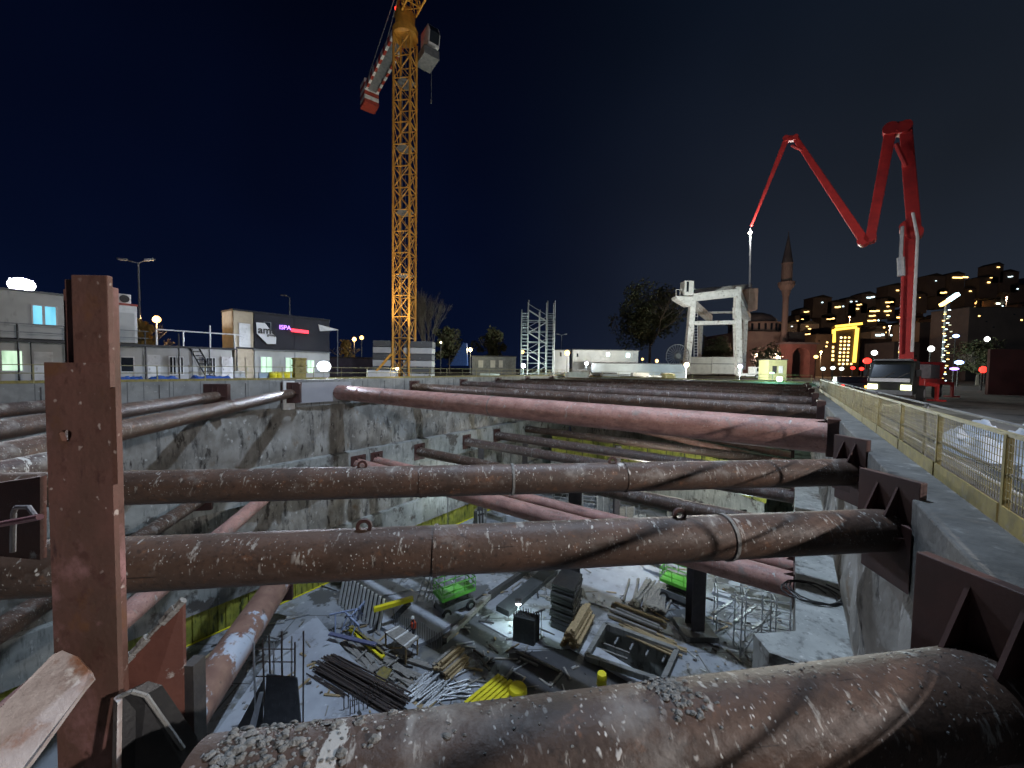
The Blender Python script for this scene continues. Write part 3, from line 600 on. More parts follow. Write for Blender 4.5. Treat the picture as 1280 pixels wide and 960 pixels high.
# emblem board (white slanted shape with dark letters)
f_ = FRONT+.1
def onf(px, py): return atd(px, py, f_)
bd = T('emblem_board', 'white slanted emblem board with dark lettering on the dark office', 'sign', onf(332, 435))
g = MB(); g.prism([onf(*q) for q in ((320, 403), (331, 404), (345, 422), (344.5, 430), (343, 430), (334, 430), (321, 417))], N*.06); g.build('board', M('board_white', (.85,.85,.87), (.8,.8,.82), 1, r=.5), bd)
def text(body, px, py, size, mat, parent, name='lettering', ext=.02, depth=FRONT+.2):
    cu = bpy.data.curves.new(name, 'FONT'); cu.body = body; cu.size = size; cu.extrude = ext; cu.materials.append(mat); cu.offset = size*.015
    o = bpy.data.objects.new(name, cu); COL.objects.link(o)
    p = atd(px, py, depth); o.matrix_world = Matrix.Translation(p - parent_world(parent)) @ Matrix((U, Z, N)).transposed().to_4x4(); o.parent = parent
    dg = bpy.context.evaluated_depsgraph_get(); me = bpy.data.meshes.new_from_object(o.evaluated_get(dg)); mo = bpy.data.objects.new(name, me); COL.objects.link(mo)
    mo.matrix_basis = o.matrix_basis.copy(); mo.parent = parent; bpy.data.objects.remove(o); return mo
text('amc', 322.5, 416.2, .92, m_black, bd); text('group', 334, 419.8, .3, m_black, bd)
sg = T('neon_sign', 'small purple neon sign on the dark office front', 'neon sign', onf(353, 412)); text('ISPA', 349, 411.2, .55, e_purple, sg, 'neon_letters')
sg = T('neon_sign', 'long red neon strip sign on the dark office front', 'neon sign', onf(374, 414)); g = MB(); a_, b_ = onf(364, 412.7), onf(385, 415.2); g.bar(a_+N*.05, b_+N*.05, .16, .3); g.build('neon_tube', e_sred, sg)
sh = T('roof_canopy', 'thin pale canopy jutting from the right end of the dark office', 'canopy', onf(404, 409)); g = MB(); g.prism([onf(398,405.5), onf(424,412.5), onf(400,414)], -N*2.2); g.build('sheet', m_white, sh); g = MB(); g.tube(onf(422,412.6), onf(422,470), .05, 6); g.build('post', m_grey, sh)
# balcony walkways and rails on the upper level
t = T('walkway', 'dark steel balcony walkway with thin railing along the upper cabins', 'walkway', D(FRONT+.5, 8, 2.8))
g = MB(); g.dbox(FRONT+.06, FRONT+1.1, ux(-120), ux(290), 2.72, 2.86); g.build('deck', m_dark, t)
for z_ in (3.3, 3.8): g = MB(); g.tube(D(FRONT+1.08, ux(-120), z_), D(FRONT+1.08, ux(182), z_), .025, 5); g.build('rail', m_grey, t)
for k in range(9): u_ = ux(-120)+(ux(290)-ux(-120))*k/8; g = MB(); g.tube(D(FRONT+1.05, u_, 0), D(FRONT+1.05, u_, 3.8 if k < 7 else 2.8), .05, 6); g.build('post', m_dark, t)
t = T('walkway_rail', 'white handrail on the low cabin roof between the lamp and dark office', 'railing', D(FRONT+1, ux(240), 2.8))
g = MB(); g.tube(D(FRONT+1.1, ux(191), 4.0), D(FRONT+1.1, ux(300), 4.0), .05, 6); g.build('rail', m_white, t)
for x in (191, 224, 257, 287): g = MB(); g.tube(D(FRONT+1.1, ux(x), 2.86), D(FRONT+1.1, ux(x), 4.05 if x != 257 else 4.6), .05, 6); g.build('post', m_white, t)
# air conditioner
p = D(FRONT-.9, ux(157), 5.78); t = T('air_conditioner', 'white air conditioning unit on top of the red trimmed upper cabin', 'air conditioner', p)
g = MB(); g.box(p+Z*.4, (.4, .95, .7), (N, U, Z)); g.build('casing', m_white, t, bevel=.03)
g = MB(); q = p+Z*.4+N*.21+U*.12; g.tube(q, q+N*.03, .27, 16); g.build('fan_grille', m_black, t)
# ladder
t = T('ladder', 'black steel ladder leaning on the white cabin with narrow windows', 'ladder', D(FRONT+.6, ux(246), 0))
a0, a1 = D(FRONT+1.9, ux(257), 0), D(FRONT+.2, ux(242), 2.8)
for s_ in (-.3, .3): g = MB(); g.tube(a0+U*s_, a1+U*s_, .05, 6); g.build('stile', m_dark, t)
for k in range(1, 9): p = a0.lerp(a1, k/9); g = MB(); g.tube(p-U*.3, p+U*.3, .035, 6); g.build('rung', m_dark, t)
# blue tarpaulin covered stacks and drums
for k, (x0, x1) in enumerate(((141, 180), (181, 226), (236, 290))):
    u0, u1 = ux(x0, LW-2.5), ux(x1, LW-2.5); g = MB()
    def fn(a_, b_, u0=u0, u1=u1, k=k):
        zz = .62*min(1, 8*min(a_, 1-a_), 6*min(b_, 1-b_))*(.85+.3*nz((a_*5+k*9, b_*3, 0))); return D(LW-3.3+1.3*b_, u0+(u1-u0)*a_, .02+max(0, zz))
    g.sheet(fn, 24, 8); tag(g.build('covered_stack', m_blue), ('blue covered stack just right of the rusty post behind the railing', 'middle blue covered stack below the narrow windows', 'blue covered stack nearest the dark office')[k], 'covered stack', 'blue covered stacks')
def drum(p, mat):
    t = T('drum', '', 'drum', p)
    g = MB(); g.lathe(p, [(.29,0),(.3,.02),(.29,.3),(.305,.32),(.29,.34),(.29,.6),(.305,.62),(.29,.64),(.3,.88),(.29,.9)], 16); g.build('shell', mat, t, smooth=True)
    g = MB(); g.tube(p+Z*.9+V((.15,0,0)), p+Z*.93+V((.15,0,0)), .05, 8); g.build('bung', m_black, t); return t
d0 = drum(V((0,0,0)), m_ybri); d0['label'] = 'yellow drum standing behind the left railing by the dark office'; d0['group'] = 'yellow drums by the office'
for k, (x, e_) in enumerate(((345, 2.6), (349, 2.0), (352, 2.7), (358, 2.2), (361, 2.9), (341, 1.8))):
    p = D(LW-e_, ux(x, LW-e_), .02)
    if k == 0: d0.location = p
    else: dup(d0, loc=p)
for k, x in enumerate((371, 377)):
    t = T('formwork_column', ('left of two tall yellow formwork columns behind the railing', 'right of two tall yellow formwork columns behind the railing')[k], 'formwork', D(LW-2.6, ux(x, LW-2.6), 0), 'yellow formwork columns')
    p = t.location.copy(); g = MB(); g.box(p+Z*1.1, (.55,.55,2.2), (N,U,Z)); g.build('shell', m_yel, t, bevel=.02)
    for z_ in (.3, .9, 1.5, 2.1): g = MB(); g.box(p+Z*z_, (.68,.68,.1), (N,U,Z)); g.build('clamp', m_yel, t)
for k, x in enumerate((298, 303)):
    t = T('plastic_chair', ('white plastic chair nearest the cabin entrance', 'second white plastic chair by the cabin entrance')[k], 'chair', D(LW-2.4, ux(x, LW-2.4), .02), 'white plastic chairs')
    p = t.location.copy(); g = MB(); g.box(p+Z*.45, (.45,.45,.04), (N,U,Z)); g.build('seat', m_white, t); g = MB(); g.box(p+Z*.7-N*.2, (.04,.45,.5), (N,U,Z)); g.build('backrest', m_white, t)
    for i in (-1,1):
        for j in (-1,1): g = MB(); g.bar(p+N*.2*i+U*.2*j, p+N*.2*i+U*.2*j+Z*.44, .04); g.build('leg', m_white, t)
p = D(LW-2.2, ux(323, LW-2.2), 0); t = T('jersey_barrier', 'pale blue white plastic barrier behind the railing near the office', 'barrier', p)
g = MB(); g.prism([p+N*q for q in (-.3,)]+[p+N*.3, p+N*.12+Z*.5, p+N*.08+Z*.9, p-N*.08+Z*.9, p-N*.12+Z*.5], U*2.6); g.build('body', M('pale_blue_plastic', (.4,.5,.6), (.35,.44,.52), 2, r=.5), t)
# ================================================================ lamps of the yard
def street_lamp(label, px, pytop, Y, arms, lit=None, bulb=.16, power=0, col=(1,.6,.25), zbase=0, arm=1.1, group='street lamps around the site', r=.09):
    top = aty(px, pytop, Y); t = T('street_lamp', label, 'street lamp', V((top.x, top.y, zbase)), group)
    g = MB(); g.tube(V((top.x, top.y, zbase)), top, r, 8, r*.6); g.build('pole', m_grey, t, smooth=True)
    for s_ in arms:
        e_ = top + U*0 + V((s_*arm, -.2, .25)); g = MB(); g.tube(top, e_, .05, 6); g.build('arm', m_grey, t)
        g = MB(); g.bar(e_-V((s_*.2,0,0)), e_+V((s_*.55, 0, .06)), .26, .1); hd = g.build('lamp_head', m_grey, t)
        g = MB(); g.bar(e_-V((s_*.1,0,.08)), e_+V((s_*.45, 0, -.03)), .18, .04); g.build('lens', lit or m_white, hd)
    if bulb and lit:
        g = MB(); g.lathe(top-Z*bulb, [(bulb*.5,0),(bulb,bulb*.6),(bulb,bulb*1.3),(bulb*.4,bulb*2)], 10); g.build('globe', lit, t, smooth=True)
    if power: lamp('lamp', t, top+V((0,-.5,-.1)), power, col, .3)
    return t
street_lamp('tall unlit double armed street lamp above the red trimmed cabin', 173, 329, 34, (-1, 1), bulb=0, arm=1.0)
street_lamp('orange glowing street lamp right of the double armed unlit one', 196, 399, 36, (), lit=e_amber, bulb=.3, power=900)
street_lamp('thin unlit street lamp behind the dark office', 362, 372, 52, (-1,), bulb=0, arm=.5)
street_lamp('left of the amber lamp pair beside the ballast blocks', 443, 424, 60, (), lit=e_amber, bulb=.3, power=500, group='amber lamp pair')
street_lamp('right of the amber lamp pair beside the ballast blocks', 452, 422, 66, (), lit=e_amber, bulb=.33, group='amber lamp pair')
street_lamp('yellowish street lamp in front of the dark round tree', 551, 428, 80, (), lit=e_warm, bulb=.22)
street_lamp('yellowish street lamp right of the blue stair ramp', 588, 437, 75, (), lit=e_warm, bulb=.36, power=500, col=(1,.85,.5))
street_lamp('amber lamp over the stair tower foot on its left', 653, 440, 80, (), lit=e_amber, bulb=.35)
street_lamp('amber street lamp between the stair tower and the long cabin', 709, 441, 75, (), lit=e_amber, bulb=.5, power=900)
street_lamp('amber street lamp under the big dark tree beside the gantry reel', 1081-0-0 if 0 else 821, 451, 100, (), lit=e_amber, bulb=.4, power=500)
street_lamp('faint unlit lamp post standing behind the long cabin', 702, 419, 95, (-1, 1), bulb=0, arm=.8)
street_lamp('dim warm lamp at the left foot of the dark tree', 803, 449, 100, (), lit=e_amber, bulb=.3)
def work_light(label, px, py, Y, power, col, mat=None, size=.28):
    p = aty(px, py, Y); t = T('work_light', label, 'work light', V((p.x, p.y, 0)), 'work lights around the pit')
    g = MB(); g.tube(V((p.x, p.y, 0)), p, .04, 6); g.build('stand', m_grey, t)
    g = MB(); g.box(p, (size*2.2, .2, size*1.8)); g.build('housing', m_dark, t)
    g = MB(); g.box(p-V((0,.12,0)), (size*2, .02, size*1.6)); g.build('lens', mat or e_flood, t)
    lamp('lamp', t, p-V((0,.5,0)), power, col, .25); return t
work_light('cool white work light at the left foot of the stair tower', 654, 457, 66, 2600, (.75,1,.9))
work_light('white work light in the yard left of the long cabin', 733, 454.5, 80, 1200, (.9,.95,1))
work_light('greenish white work light above the green lit wall edge', 974, 474, 63, 3200, (.45,1,.7), e_green, .4)
# ================================================================ tower crane
cb = aty(505, 456, 46); CX, CY = cb.x, cb.y
t = T('tower_crane', 'orange lattice tower crane with red and white striped counter jib', 'tower crane', V((CX, CY, 0)))
ztop = aty(508, 50, 46).z
hw = .98; rot = R(38)
cs = [V((CX+hw*1.414*math.cos(rot+math.pi/2*k), CY+hw*1.414*math.sin(rot+math.pi/2*k), 0)) for k in range(4)]
leanv = V((0, 0, 0))
sec = 2.35; ns = int(ztop/sec); sec = ztop/ns
g = MB()
for c_ in cs: g.box(c_+Z*(ztop/2), (.22, .22, ztop), (V((math.cos(rot), math.sin(rot), 0)), V((-math.sin(rot), math.cos(rot), 0)), Z))
g.build('mast_chord', m_orange, t) if 0 else None
for c_ in cs:
    g = MB(); g.box(c_+Z*(ztop/2), (.2, .2, ztop), (V((math.cos(rot), math.sin(rot), 0)), V((-math.sin(rot), math.cos(rot), 0)), Z)); g.build('mast_chord', m_orange, t)
for k in range(4):
    a, b = cs[k], cs[(k+1)%4]; g = MB()
    for i in range(ns):
        z0, z1 = i*sec, (i+1)*sec
        g.bar(a+Z*z1, b+Z*z1, .09)
        g.bar(a+Z*z0, b+Z*z1, .07); g.bar(b+Z*z0, a+Z*z1, .07)
    g.build('mast_bracing', m_orange, t)
g = MB(); 
for i in range(2, ns, 3): g = MB(); g.box(V((CX, CY, i*sec)), (1.7, 1.7, .05), (V((math.cos(rot), math.sin(rot), 0)), V((-math.sin(rot), math.cos(rot), 0)), Z)); g.build('rest_platform', m_grey, t)
g = MB()
g = MB()
for x_ in (-.2, .2): g.tube(V((CX+x_, CY-.4, 0)), V((CX+x_, CY-.4, ztop)), .03, 4)
g.build('climbing_ladder', m_grey, t)
m0 = V((CX, CY, ztop))
g = MB(); g.lathe(m0, [(1.2,0),(1.45,.2),(1.45,.9),(1.15,1.1),(1.1,2.6),(.8,3.2)], 14); g.build('slewing_unit', m_orange, t, smooth=True)
end = aty(464, 106, 56.5); J = (V((end.x, end.y, 0))-V((CX, CY, 0))); JL = J.length; J.normalize(); S_ = J.cross(Z)
zj = ztop+1.6
# counter jib beam: bands of red and white
for s_ in (-.75, .75):
    g = MB(); nb = 14
    for i in range(nb):
        g.cur = i % 2; a = V((CX, CY, zj))+S_*s_+J*(1+(JL-1)*i/nb); b = V((CX, CY, zj))+S_*s_+J*(1+(JL-1)*(i+1)/nb); g.bar(a, b, .3, .75)
    g.build('counter_jib', [m_redw_r, m_white], t)
g = MB(); g.box(V((CX, CY, zj-.2))+J*(1+(JL-1)/2), (JL-1, 1.3, .08), (J, S_, Z)); g.build('walkway', m_grey, t)
g = MB(); e_ = V((CX, CY, zj-.3))+J*(JL+.8)
for i in range(6): g.cur = i % 2; g.box(e_+Z*(-1.5+i*.55)+J*0, (2.1, 2.0, .55), (J, S_, Z))
g.build('counterweight', [m_redw_r, m_white], t, bevel=.04)
# cat head, ties and main jib rising out of view
hd = m0+Z*8.5-J*1.0
for s_ in (-.9, .9):
    g = MB(); g.bar(m0+Z*2.4+S_*s_+J*.6, hd+S_*s_*.3, .25); g.bar(m0+Z*2.4+S_*s_-J*1.5, hd+S_*s_*.3, .22); g.build('head_leg', m_orange, t)
    g = MB(); g.tube(hd, e_+Z*1.0+S_*s_*.7, .05, 6); g.build('tie_bar', m_grey, t)
g = MB(); jl = 42
for s_, zz in ((-.8, 0), (.8, 0), (0, 1.5)): g.bar(m0-J*1.0+S_*s_+Z*(2.2+zz), m0-J*jl+S_*s_+Z*(2.2+zz), .16)
for i in range(28):
    a = m0-J*(1+i*1.46)+Z*2.2; b = m0-J*(1+(i+1)*1.46)+Z*2.2; mid = (a+b)/2+Z*1.5
    for s_ in (-.8, .8): g.bar(a+S_*s_, mid, .07); g.bar(mid, b+S_*s_, .07)
    g.bar(a-S_*.8, a+S_*.8, .07); g.bar(a-S_*.8, b+S_*.8, .06)
g.build('main_jib', m_orange, t)
# cab on the right of the mast
R_ = (S_ if S_.x > 0 else -S_); cp = m0 + R_*2.15 + Z*.9 - J*.4
g = MB(); g.prism([cp-J*1.1-Z*1.15, cp+J*1.1-Z*1.15, cp+J*1.1+Z*1.2, cp-J*.9+Z*1.2, cp-J*1.4+Z*.2], R_*1.35); cb_ = g.build('cab', m_white, t, bevel=.04)
g = MB(); g.box(cp+R_*1.37+Z*.1, (1.7, .04, 1.4), (J, R_, Z)); g.prism([cp-J*1.16-Z*.9+R_*.1, cp-J*1.46+Z*.2+R_*.1, cp-J*.98+Z*1.1+R_*.1], R_*1.15); g.build('cab_window', m_glass, cb_)
g = MB(); g.box(cp-Z*2.0+R_*.4+J*.1, (2.6, 1.9, 1.0), (J, R_, Z)); g.build('control_box', m_grey, t, bevel=.05)
g = MB(); g.tube(cp+R_*.9-Z*1.4, cp+R_*.9-Z*6.5, .03, 5); g.tube(cp+R_*.9-Z*6.5, cp+R_*.9-Z*6.9, .09, 6); g.build('hanging_cable', m_grey, t)
g = MB(); q = m0+Z*5.0+J*2.2-R_*.2; 
for dx in (0, .35): g.box(q+J*dx+Z*dx*.5, (.22,.22,.22))
g.build('beacon', e_red, t); lamp('beacon_light', t, q-V((0,.5,0)), 70, (1,.08,.03), .15)
tp = m0 - J*30 + Z*1.6
fl = T('jib_floodlight', 'floodlight cluster hung under the crane jib above the pit, out of view', 'floodlight', tp+Z*.3)
g = MB(); g.box(tp+Z*.3, (1.2,.8,.4)); g.build('housing', m_dark, fl); g = MB(); g.box(tp+Z*.08, (1.1,.7,.03)); g.build('lens', e_flood, fl)
lamp('lamp', fl, tp-Z*.2, 80000, (.64,.79,1), .7, spot=76, aim=D(-20, 19, FL))
# ballast stacks either side of the mast
def ballast(label, x0, x1, y0, Y, n_):
    a, b = aty(x0, y0, Y), aty(x1, y0, Y); t = T('ballast_stack', label, 'ballast', V(((a.x+b.x)/2, Y, 0)), 'concrete ballast stacks at the crane foot')
    for i in range(n_):
        h = a.z/n_; g = MB(); g.box(V(((a.x+b.x)/2+random.uniform(-.05,.05), Y+.9, h*(i+.5))), (b.x-a.x, 1.8, h-.07)); g.build('block', m_conc if i % 2 else m_cabin, t, bevel=.04)
ballast('pale concrete ballast slabs stacked left of the crane mast', 466, 489, 425, 45.3, 6); ballast('pale concrete ballast slabs stacked right of the crane mast', 504, 540, 426, 45.3, 6)
t = T('site_tank', 'small white box tank at the foot of the left ballast stack', 'tank', aty(478, 470, 44)); p = V((aty(478, 470, 44).x, 44, 0)); g = MB(); g.box(p+Z*.5, (3.2,1.2,1.0)); g.build('body', m_white, t, bevel=.05); g = MB(); g.box(p+Z*1.05, (3.0,1.0,.1)); g.build('lid', m_cabin, t)
g = MB(); g.bar(V((aty(470,450,43.6).x, 43.6, .9)), V((aty(489,450,43.6).x, 43.6, 2.9)), .22); tag(g.build('raking_shore', m_orange), 'orange slanting shore leaning against the crane mast foot', 'prop')
# ================================================================ gantry
GY = 88
def gx(px, py, Y=GY): return aty(px, py, Y)
t = T('gantry_crane', 'white portal gantry with operator cabin standing beyond the pit end', 'gantry crane', V((gx(893,460).x, GY, 0)))
def gl(nm, a, b, w, Ya=GY, Yb=None, m=m_gantry, h=None):
    g = MB(); g.bar(aty(a[0], a[1], Ya), aty(b[0], b[1], Yb or Ya), w, h); return g.build(nm, m, t, bevel=.04)
g0 = 468
gl('leg', (857, g0), (865, 384), 1.25); gl('leg', (923, g0), (921, 384), 1.3)
gl('leg', (874, 449), (876, 405), .8, GY+14); gl('leg', (929, 462), (932, 398), .85, GY+10)
gl('cross_beam', (866, 404), (920, 403), .85); gl('cross_beam', (866, 372), (921, 366), 1.2, h=1.7); gl('cross_beam', (864, 378), (887, 398), 1.4, GY, GY+13)
gl('cross_beam', (921, 365), (934, 398), 1.6, GY, GY+10); gl('cross_beam', (876, 391), (928, 390), .5, GY+12); gl('main_girder', (864, 366), (937, 359), 1.3, GY+1, GY+11, h=1.5)
gl('upper_leg', (921, 384), (922, 359), 1.1); gl('upper_leg', (865, 384), (866, 370), 1.1)
g = MB(); p = gx(934, 376, GY+8); g.box(p, (2.2, 5, 5.2)); g.build('winch_house', M('rusty_winch', (.4,.26,.2), (.3,.18,.14), 1, r=.7), t, bevel=.1)
g = MB(); a = gx(853, 352); b = gx(864, 370); c_ = ((a+b)/2); g.box(c_, (b.x-a.x, 2.4, a.z-b.z)); cbn = g.build('operator_cabin', m_white, t, bevel=.08)
g = MB(); g.box(c_+V((-.35,-1.22,.2)), (.5, .04, 2.2)); g.build('cabin_window', m_glass, cbn)
g = MB(); g.prism([gx(845,370,GY-1), gx(867,371,GY-1), gx(867,382,GY-1), gx(861,382,GY-1), gx(846,373,GY-1)], V((0,2.6,0))); g.build('cabin_platform', m_gantry, t)
g = MB()
for k in range(4): x = 845+k*5; g.tube(gx(x, 371, GY-1), gx(x, 362, GY-1), .06, 5)
g.tube(gx(845,362,GY-1), gx(854,362,GY-1), .06, 5); g.build('platform_rail', m_gantry, t)
g = MB()
for s_ in (867.5, 872): g.tube(gx(s_, 449, GY+2), gx(s_, 390, GY+2), .06, 5)
for k in range(16): y = 392+k*3.6; g.tube(gx(867.5, y, GY+2), gx(872, y, GY+2), .05, 4)
g.build('access_ladder', m_gantry, t)
g = MB(); c_ = gx(847, 445, GY-1.5); Rr = 1.9*GY/88*1.35
for k in range(24):
    a0, a1 = 2*math.pi*k/24, 2*math.pi*(k+1)/24; P = lambda a_, r_: c_+V((r_*math.cos(a_), 0, r_*math.sin(a_)))
    g.tube(P(a0, Rr), P(a1, Rr), .09, 5)
    if k % 1 == 0: g.tube(c_, P(a0, Rr), .05, 4)
g.tube(c_-V((0,.4,0)), c_+V((0,.4,0)), .6, 12); tag(g.build('cable_reel', m_grey), 'big spoked white cable reel at the left foot of the gantry', 'cable reel')
for k, (x0, x1) in enumerate(((862, 888), (889.5, 917))):
    a, b = gx(x0, 446, GY+1), gx(x1, 468, GY+1); t2 = T('concrete_block', ('left of two big pale blocks between the gantry legs', 'right of two big pale blocks between the gantry legs')[k], 'concrete block', V(((a.x+b.x)/2, GY+2, b.z)), 'blocks between the gantry legs')
    g = MB(); g.box(V(((a.x+b.x)/2, GY+2, (a.z+b.z)/2)), (b.x-a.x, 3, a.z-b.z)); g.build('block', m_cabin, t2, bevel=.1); g = MB(); g.box(V(((a.x+b.x)/2, GY+.45, (a.z*.6+b.z*.4))), (b.x-a.x, .12, .2)); g.build('strap', m_grey, t2)
# ================================================================ stair tower
SY = 68; st0, st1 = aty(651, 474, SY), aty(692, 474, SY); zt = aty(670, 387, SY).z
t = T('stair_tower', 'galvanised scaffold stair tower with zigzag flights beyond the left wall', 'scaffold', V(((st0.x+st1.x)/2, SY, 0)))
xs = [st0.x, st0.x+(st1.x-st0.x)*.2, st0.x+(st1.x-st0.x)*.55, st0.x+(st1.x-st0.x)*.78, st1.x]
for i, x in enumerate(xs):
    for yy in (SY, SY+2.5):
        g = MB(); g.tube(V((x, yy, 0)), V((x, yy, zt+(1.6 if i in (1, 3, 4) else 0))), .07, 6); g.build('standard', m_steel, t)
lv = int(zt/.62)
for (i, j) in ((0, 1), (3, 4)):
    for yy in (SY, SY+2.5):
        g = MB()
        for k in range(lv): g.tube(V((xs[i], yy, .6+k*.62)), V((xs[j], yy, .6+k*.62)), .045, 5)
        g.build('ledger', m_steel, t)
for k in range(0, lv, 3): g = MB(); g.tube(V((xs[0], SY, .6+k*.62)), V((xs[4], SY, .6+k*.62)), .045, 5); g.tube(V((xs[0], SY+2.5, .6+k*.62)), V((xs[4], SY+2.5, .6+k*.62)), .045, 5); g.build('long_ledger', m_steel, t)
nf = 6; fh = zt/nf
for k in range(nf):
    a, b = (xs[1], xs[3]) if k % 2 == 0 else (xs[3], xs[1]); yy = SY+.7 if k % 2 else SY+1.8
    g = MB(); g.bar(V((a, yy, k*fh)), V((b, yy, (k+1)*fh)), .8, .12); fl_ = g.build('stair_flight', m_steel, t)
    g = MB(); g.tube(V((a, yy-.4, k*fh+1)), V((b, yy-.4, (k+1)*fh+1)), .04, 5); g.build('handrail', m_steel, t)
g = MB(); 
for x0, x1 in zip(xs, xs[1:]): g.bar(V((x0, SY, zt*.28)), V((x1, SY, zt*.28)), .03, 1.0)
g.build('mesh_screen', M('tan_screen', (.4,.34,.22), (.3,.25,.17), 2, r=.8), t) if 0 else None
# ================================================================ far yard buildings
def farbox(name, label, cat, x0, x1, ytop, Y, mat, depth=3, wins=(), doors=(), roof=None, zb=0, group=None):
    a, b = aty(x0, ytop, Y), aty(x1, ytop, Y); zt_ = (a.z+b.z)/2
    t = T(name, label, cat, V(((a.x+b.x)/2, Y+depth/2, zb)), group)
    g = MB(); g.box(V(((a.x+b.x)/2, Y+depth/2, (zt_+zb)/2)), (b.x-a.x, depth, zt_-zb)); g.build('wall', mat, t)
    g = MB(); g.box(V(((a.x+b.x)/2, Y+depth/2, zt_+.1)), (b.x-a.x+.3, depth+.3, .2)); g.build('roof', roof or m_dark, t)
    for (px, py, wpx, hpx, wm) in wins:
        c_ = aty(px, py, Y-.02); s_ = Y/F; g = MB(); g.box(c_, (wpx*s_, .05, hpx*s_)); g.build('window', wm, t)
    for (px, py, wpx, hpx, wm) in doors:
        c_ = aty(px, py, Y-.02); s_ = Y/F; g = MB(); g.box(c_, (wpx*s_, .06, hpx*s_)); g.build('door', wm, t)
    return t
farbox('site_cabin', 'long pale cabin block in the centre distance with two small lit windows', 'site cabin', 716, 798, 438, 84, m_cabin, wins=((760, 443, 4, 4, e_hwin2), (785, 444, 4.5, 5, e_hwin2), (722, 444, 2, 4, m_glass)))
farbox('site_cabin', 'grey low cabin row with pale doors right of the blue ramp', 'site cabin', 590, 645, 446, 78, m_grey, doors=((601, 455, 6, 9, m_cabin), (616, 455, 6, 9, m_cabin), (626, 455, 5, 9, m_cabin)))
farbox('site_cabin', 'small pale cabin with narrow dark window right of the stair tower', 'site cabin', 693, 712, 438, 82, m_cabin, wins=((701, 443, 2, 5, m_glass),))
farbox('site_cabin', 'dark blue low hoarding behind the amber lamps and drums', 'hoarding', 398, 466, 448, 56, M('violet_hoarding', (.1,.1,.16), (.07,.07,.12), 1, r=.7))
farbox('screen_fence', 'grey sheet fence running in front of the long pale cabin', 'fence', 740, 858, 455, 80, M('pale_sheet', (.3,.33,.34), (.22,.24,.25), .4, r=.6), depth=.2)
t = T('stair_ramp', 'dark blue slanted stair ramp standing left of the grey cabins', 'ramp', V((aty(572,455,72).x, 72, 0)))
g = MB(); g.prism([aty(*q, 72) for q in ((562, 457), (579, 428), (583, 429), (584, 457))], V((0,1.6,0))); g.build('side_panel', m_blue, t)
for k in range(7): a = aty(562+k*2.2, 455-k*3.6, 71.8); g = MB(); g.box(a, (.9, .5, .12)); g.build('step', m_dark, t)
# clutter of the far yard: pale pallets, sheets
cl = [(612, 471, 3.4, m_white), (640, 470, 2, m_woodg), (720, 468, 4, m_white), (748, 470, 2.5, m_wood), (770, 467, 5, m_tarp), (800, 470, 3, m_woodg), (822, 468, 3.5, m_white), (705, 463, 3, m_grey), (756, 462, 4.5, m_dark), (790, 463, 3.5, m_grey), (690, 471, 2.5, m_cabin), (836, 464, 2, m_yel)]
for k, (x, y, w_, mm) in enumerate(cl):
    p = aty(x, y, 69+ (k*5) % 9); p.z = 0.02; h_ = .5+.25*(k % 3)
    t = T('material_stack', 'low flat stack of building material in the far yard behind the railing', 'material stack', p, 'material stacks in the far yard')
    for j in range(3): g = MB(); g.box(p+Z*(h_*(j+.5)/3)+V((random.uniform(-.2,.2),0,0)), (w_, 1.6, h_/3-.04)); g.build('layer', mm, t)
# ================================================================ mosque, arch, minaret
MY = 128
mp_ = aty(980, 422, MY); t = T('minaret', 'slender stone minaret with balcony and pointed spire', 'minaret', V((mp_.x, MY, 0)))
def zz(py, px=981, Y=MY): return aty(px, py, Y).z
g = MB(); s_ = MY/F; cxm = V((mp_.x, MY, 0))
g.lathe(cxm, [(2.4*s_*1.9, 0), (2.3*s_*1.9, zz(425)), (1.75*s_*1.9, zz(418)), (1.6*s_*2, zz(372))], 14); g.build('shaft', m_stone, t)
g = MB(); g.lathe(cxm, [(3.3*s_, zz(372)), (5*s_, zz(363)), (9.0*s_, zz(357)), (9.2*s_, zz(353)), (8.4*s_, zz(352.5))], 16); g.build('balcony', m_stone, t)
g = MB(); g.lathe(cxm, [(5.9*s_, zz(353)), (5.7*s_, zz(331)), (6.3*s_, zz(329))], 14); g.build('upper_shaft', m_stone, t)
g = MB(); g.lathe(cxm, [(6.1*s_, zz(329)), (3.2*s_, zz(311)), (.5*s_, zz(294)), (.3*s_, zz(289))], 14); g.build('spire', m_lead, t)
mc = aty(942, 410, MY+14); s_ = (MY+14)/F; t = T('mosque', 'dim mosque with shallow dome and drum left of the minaret', 'mosque', V((mc.x, MY+14, 0)))
zq = lambda py: aty(942, py, MY+14).z
g = MB(); Rd = 25*s_; g.lathe(V((mc.x, MY+14, 0)), [(Rd, zq(405)), (Rd*.93, zq(400)), (Rd*.72, zq(395)), (Rd*.4, zq(392)), (.3, zq(390.5))], 28); g.build('dome', m_lead, t, smooth=True)
g = MB(); g.lathe(V((mc.x, MY+14, 0)), [(Rd*1.12, zq(418)), (Rd*1.12, zq(406)), (Rd*1.2, zq(405)), (Rd*1.0, zq(404.5))], 28); dr = g.build('drum', m_stone, t)
for k in range(14): a_ = math.pi+math.pi*k/13; g = MB(); g.box(V((mc.x+Rd*1.13*math.cos(a_), MY+14+Rd*1.13*math.sin(a_), zq(411))), (.5,.5,2.2)); g.build('drum_window', m_glass, dr)
g = MB(); g.box(V((mc.x, MY+16, zq(418)/2)), (Rd*2.9, 26, zq(418))); g.build('prayer_hall', m_stone, t)
ac = aty(1004, 450, 118); s_ = 118/F; t = T('arched_gateway', 'reddish plastered gateway with a wide round arch under the minaret', 'gateway', V((ac.x, 118, 0)))
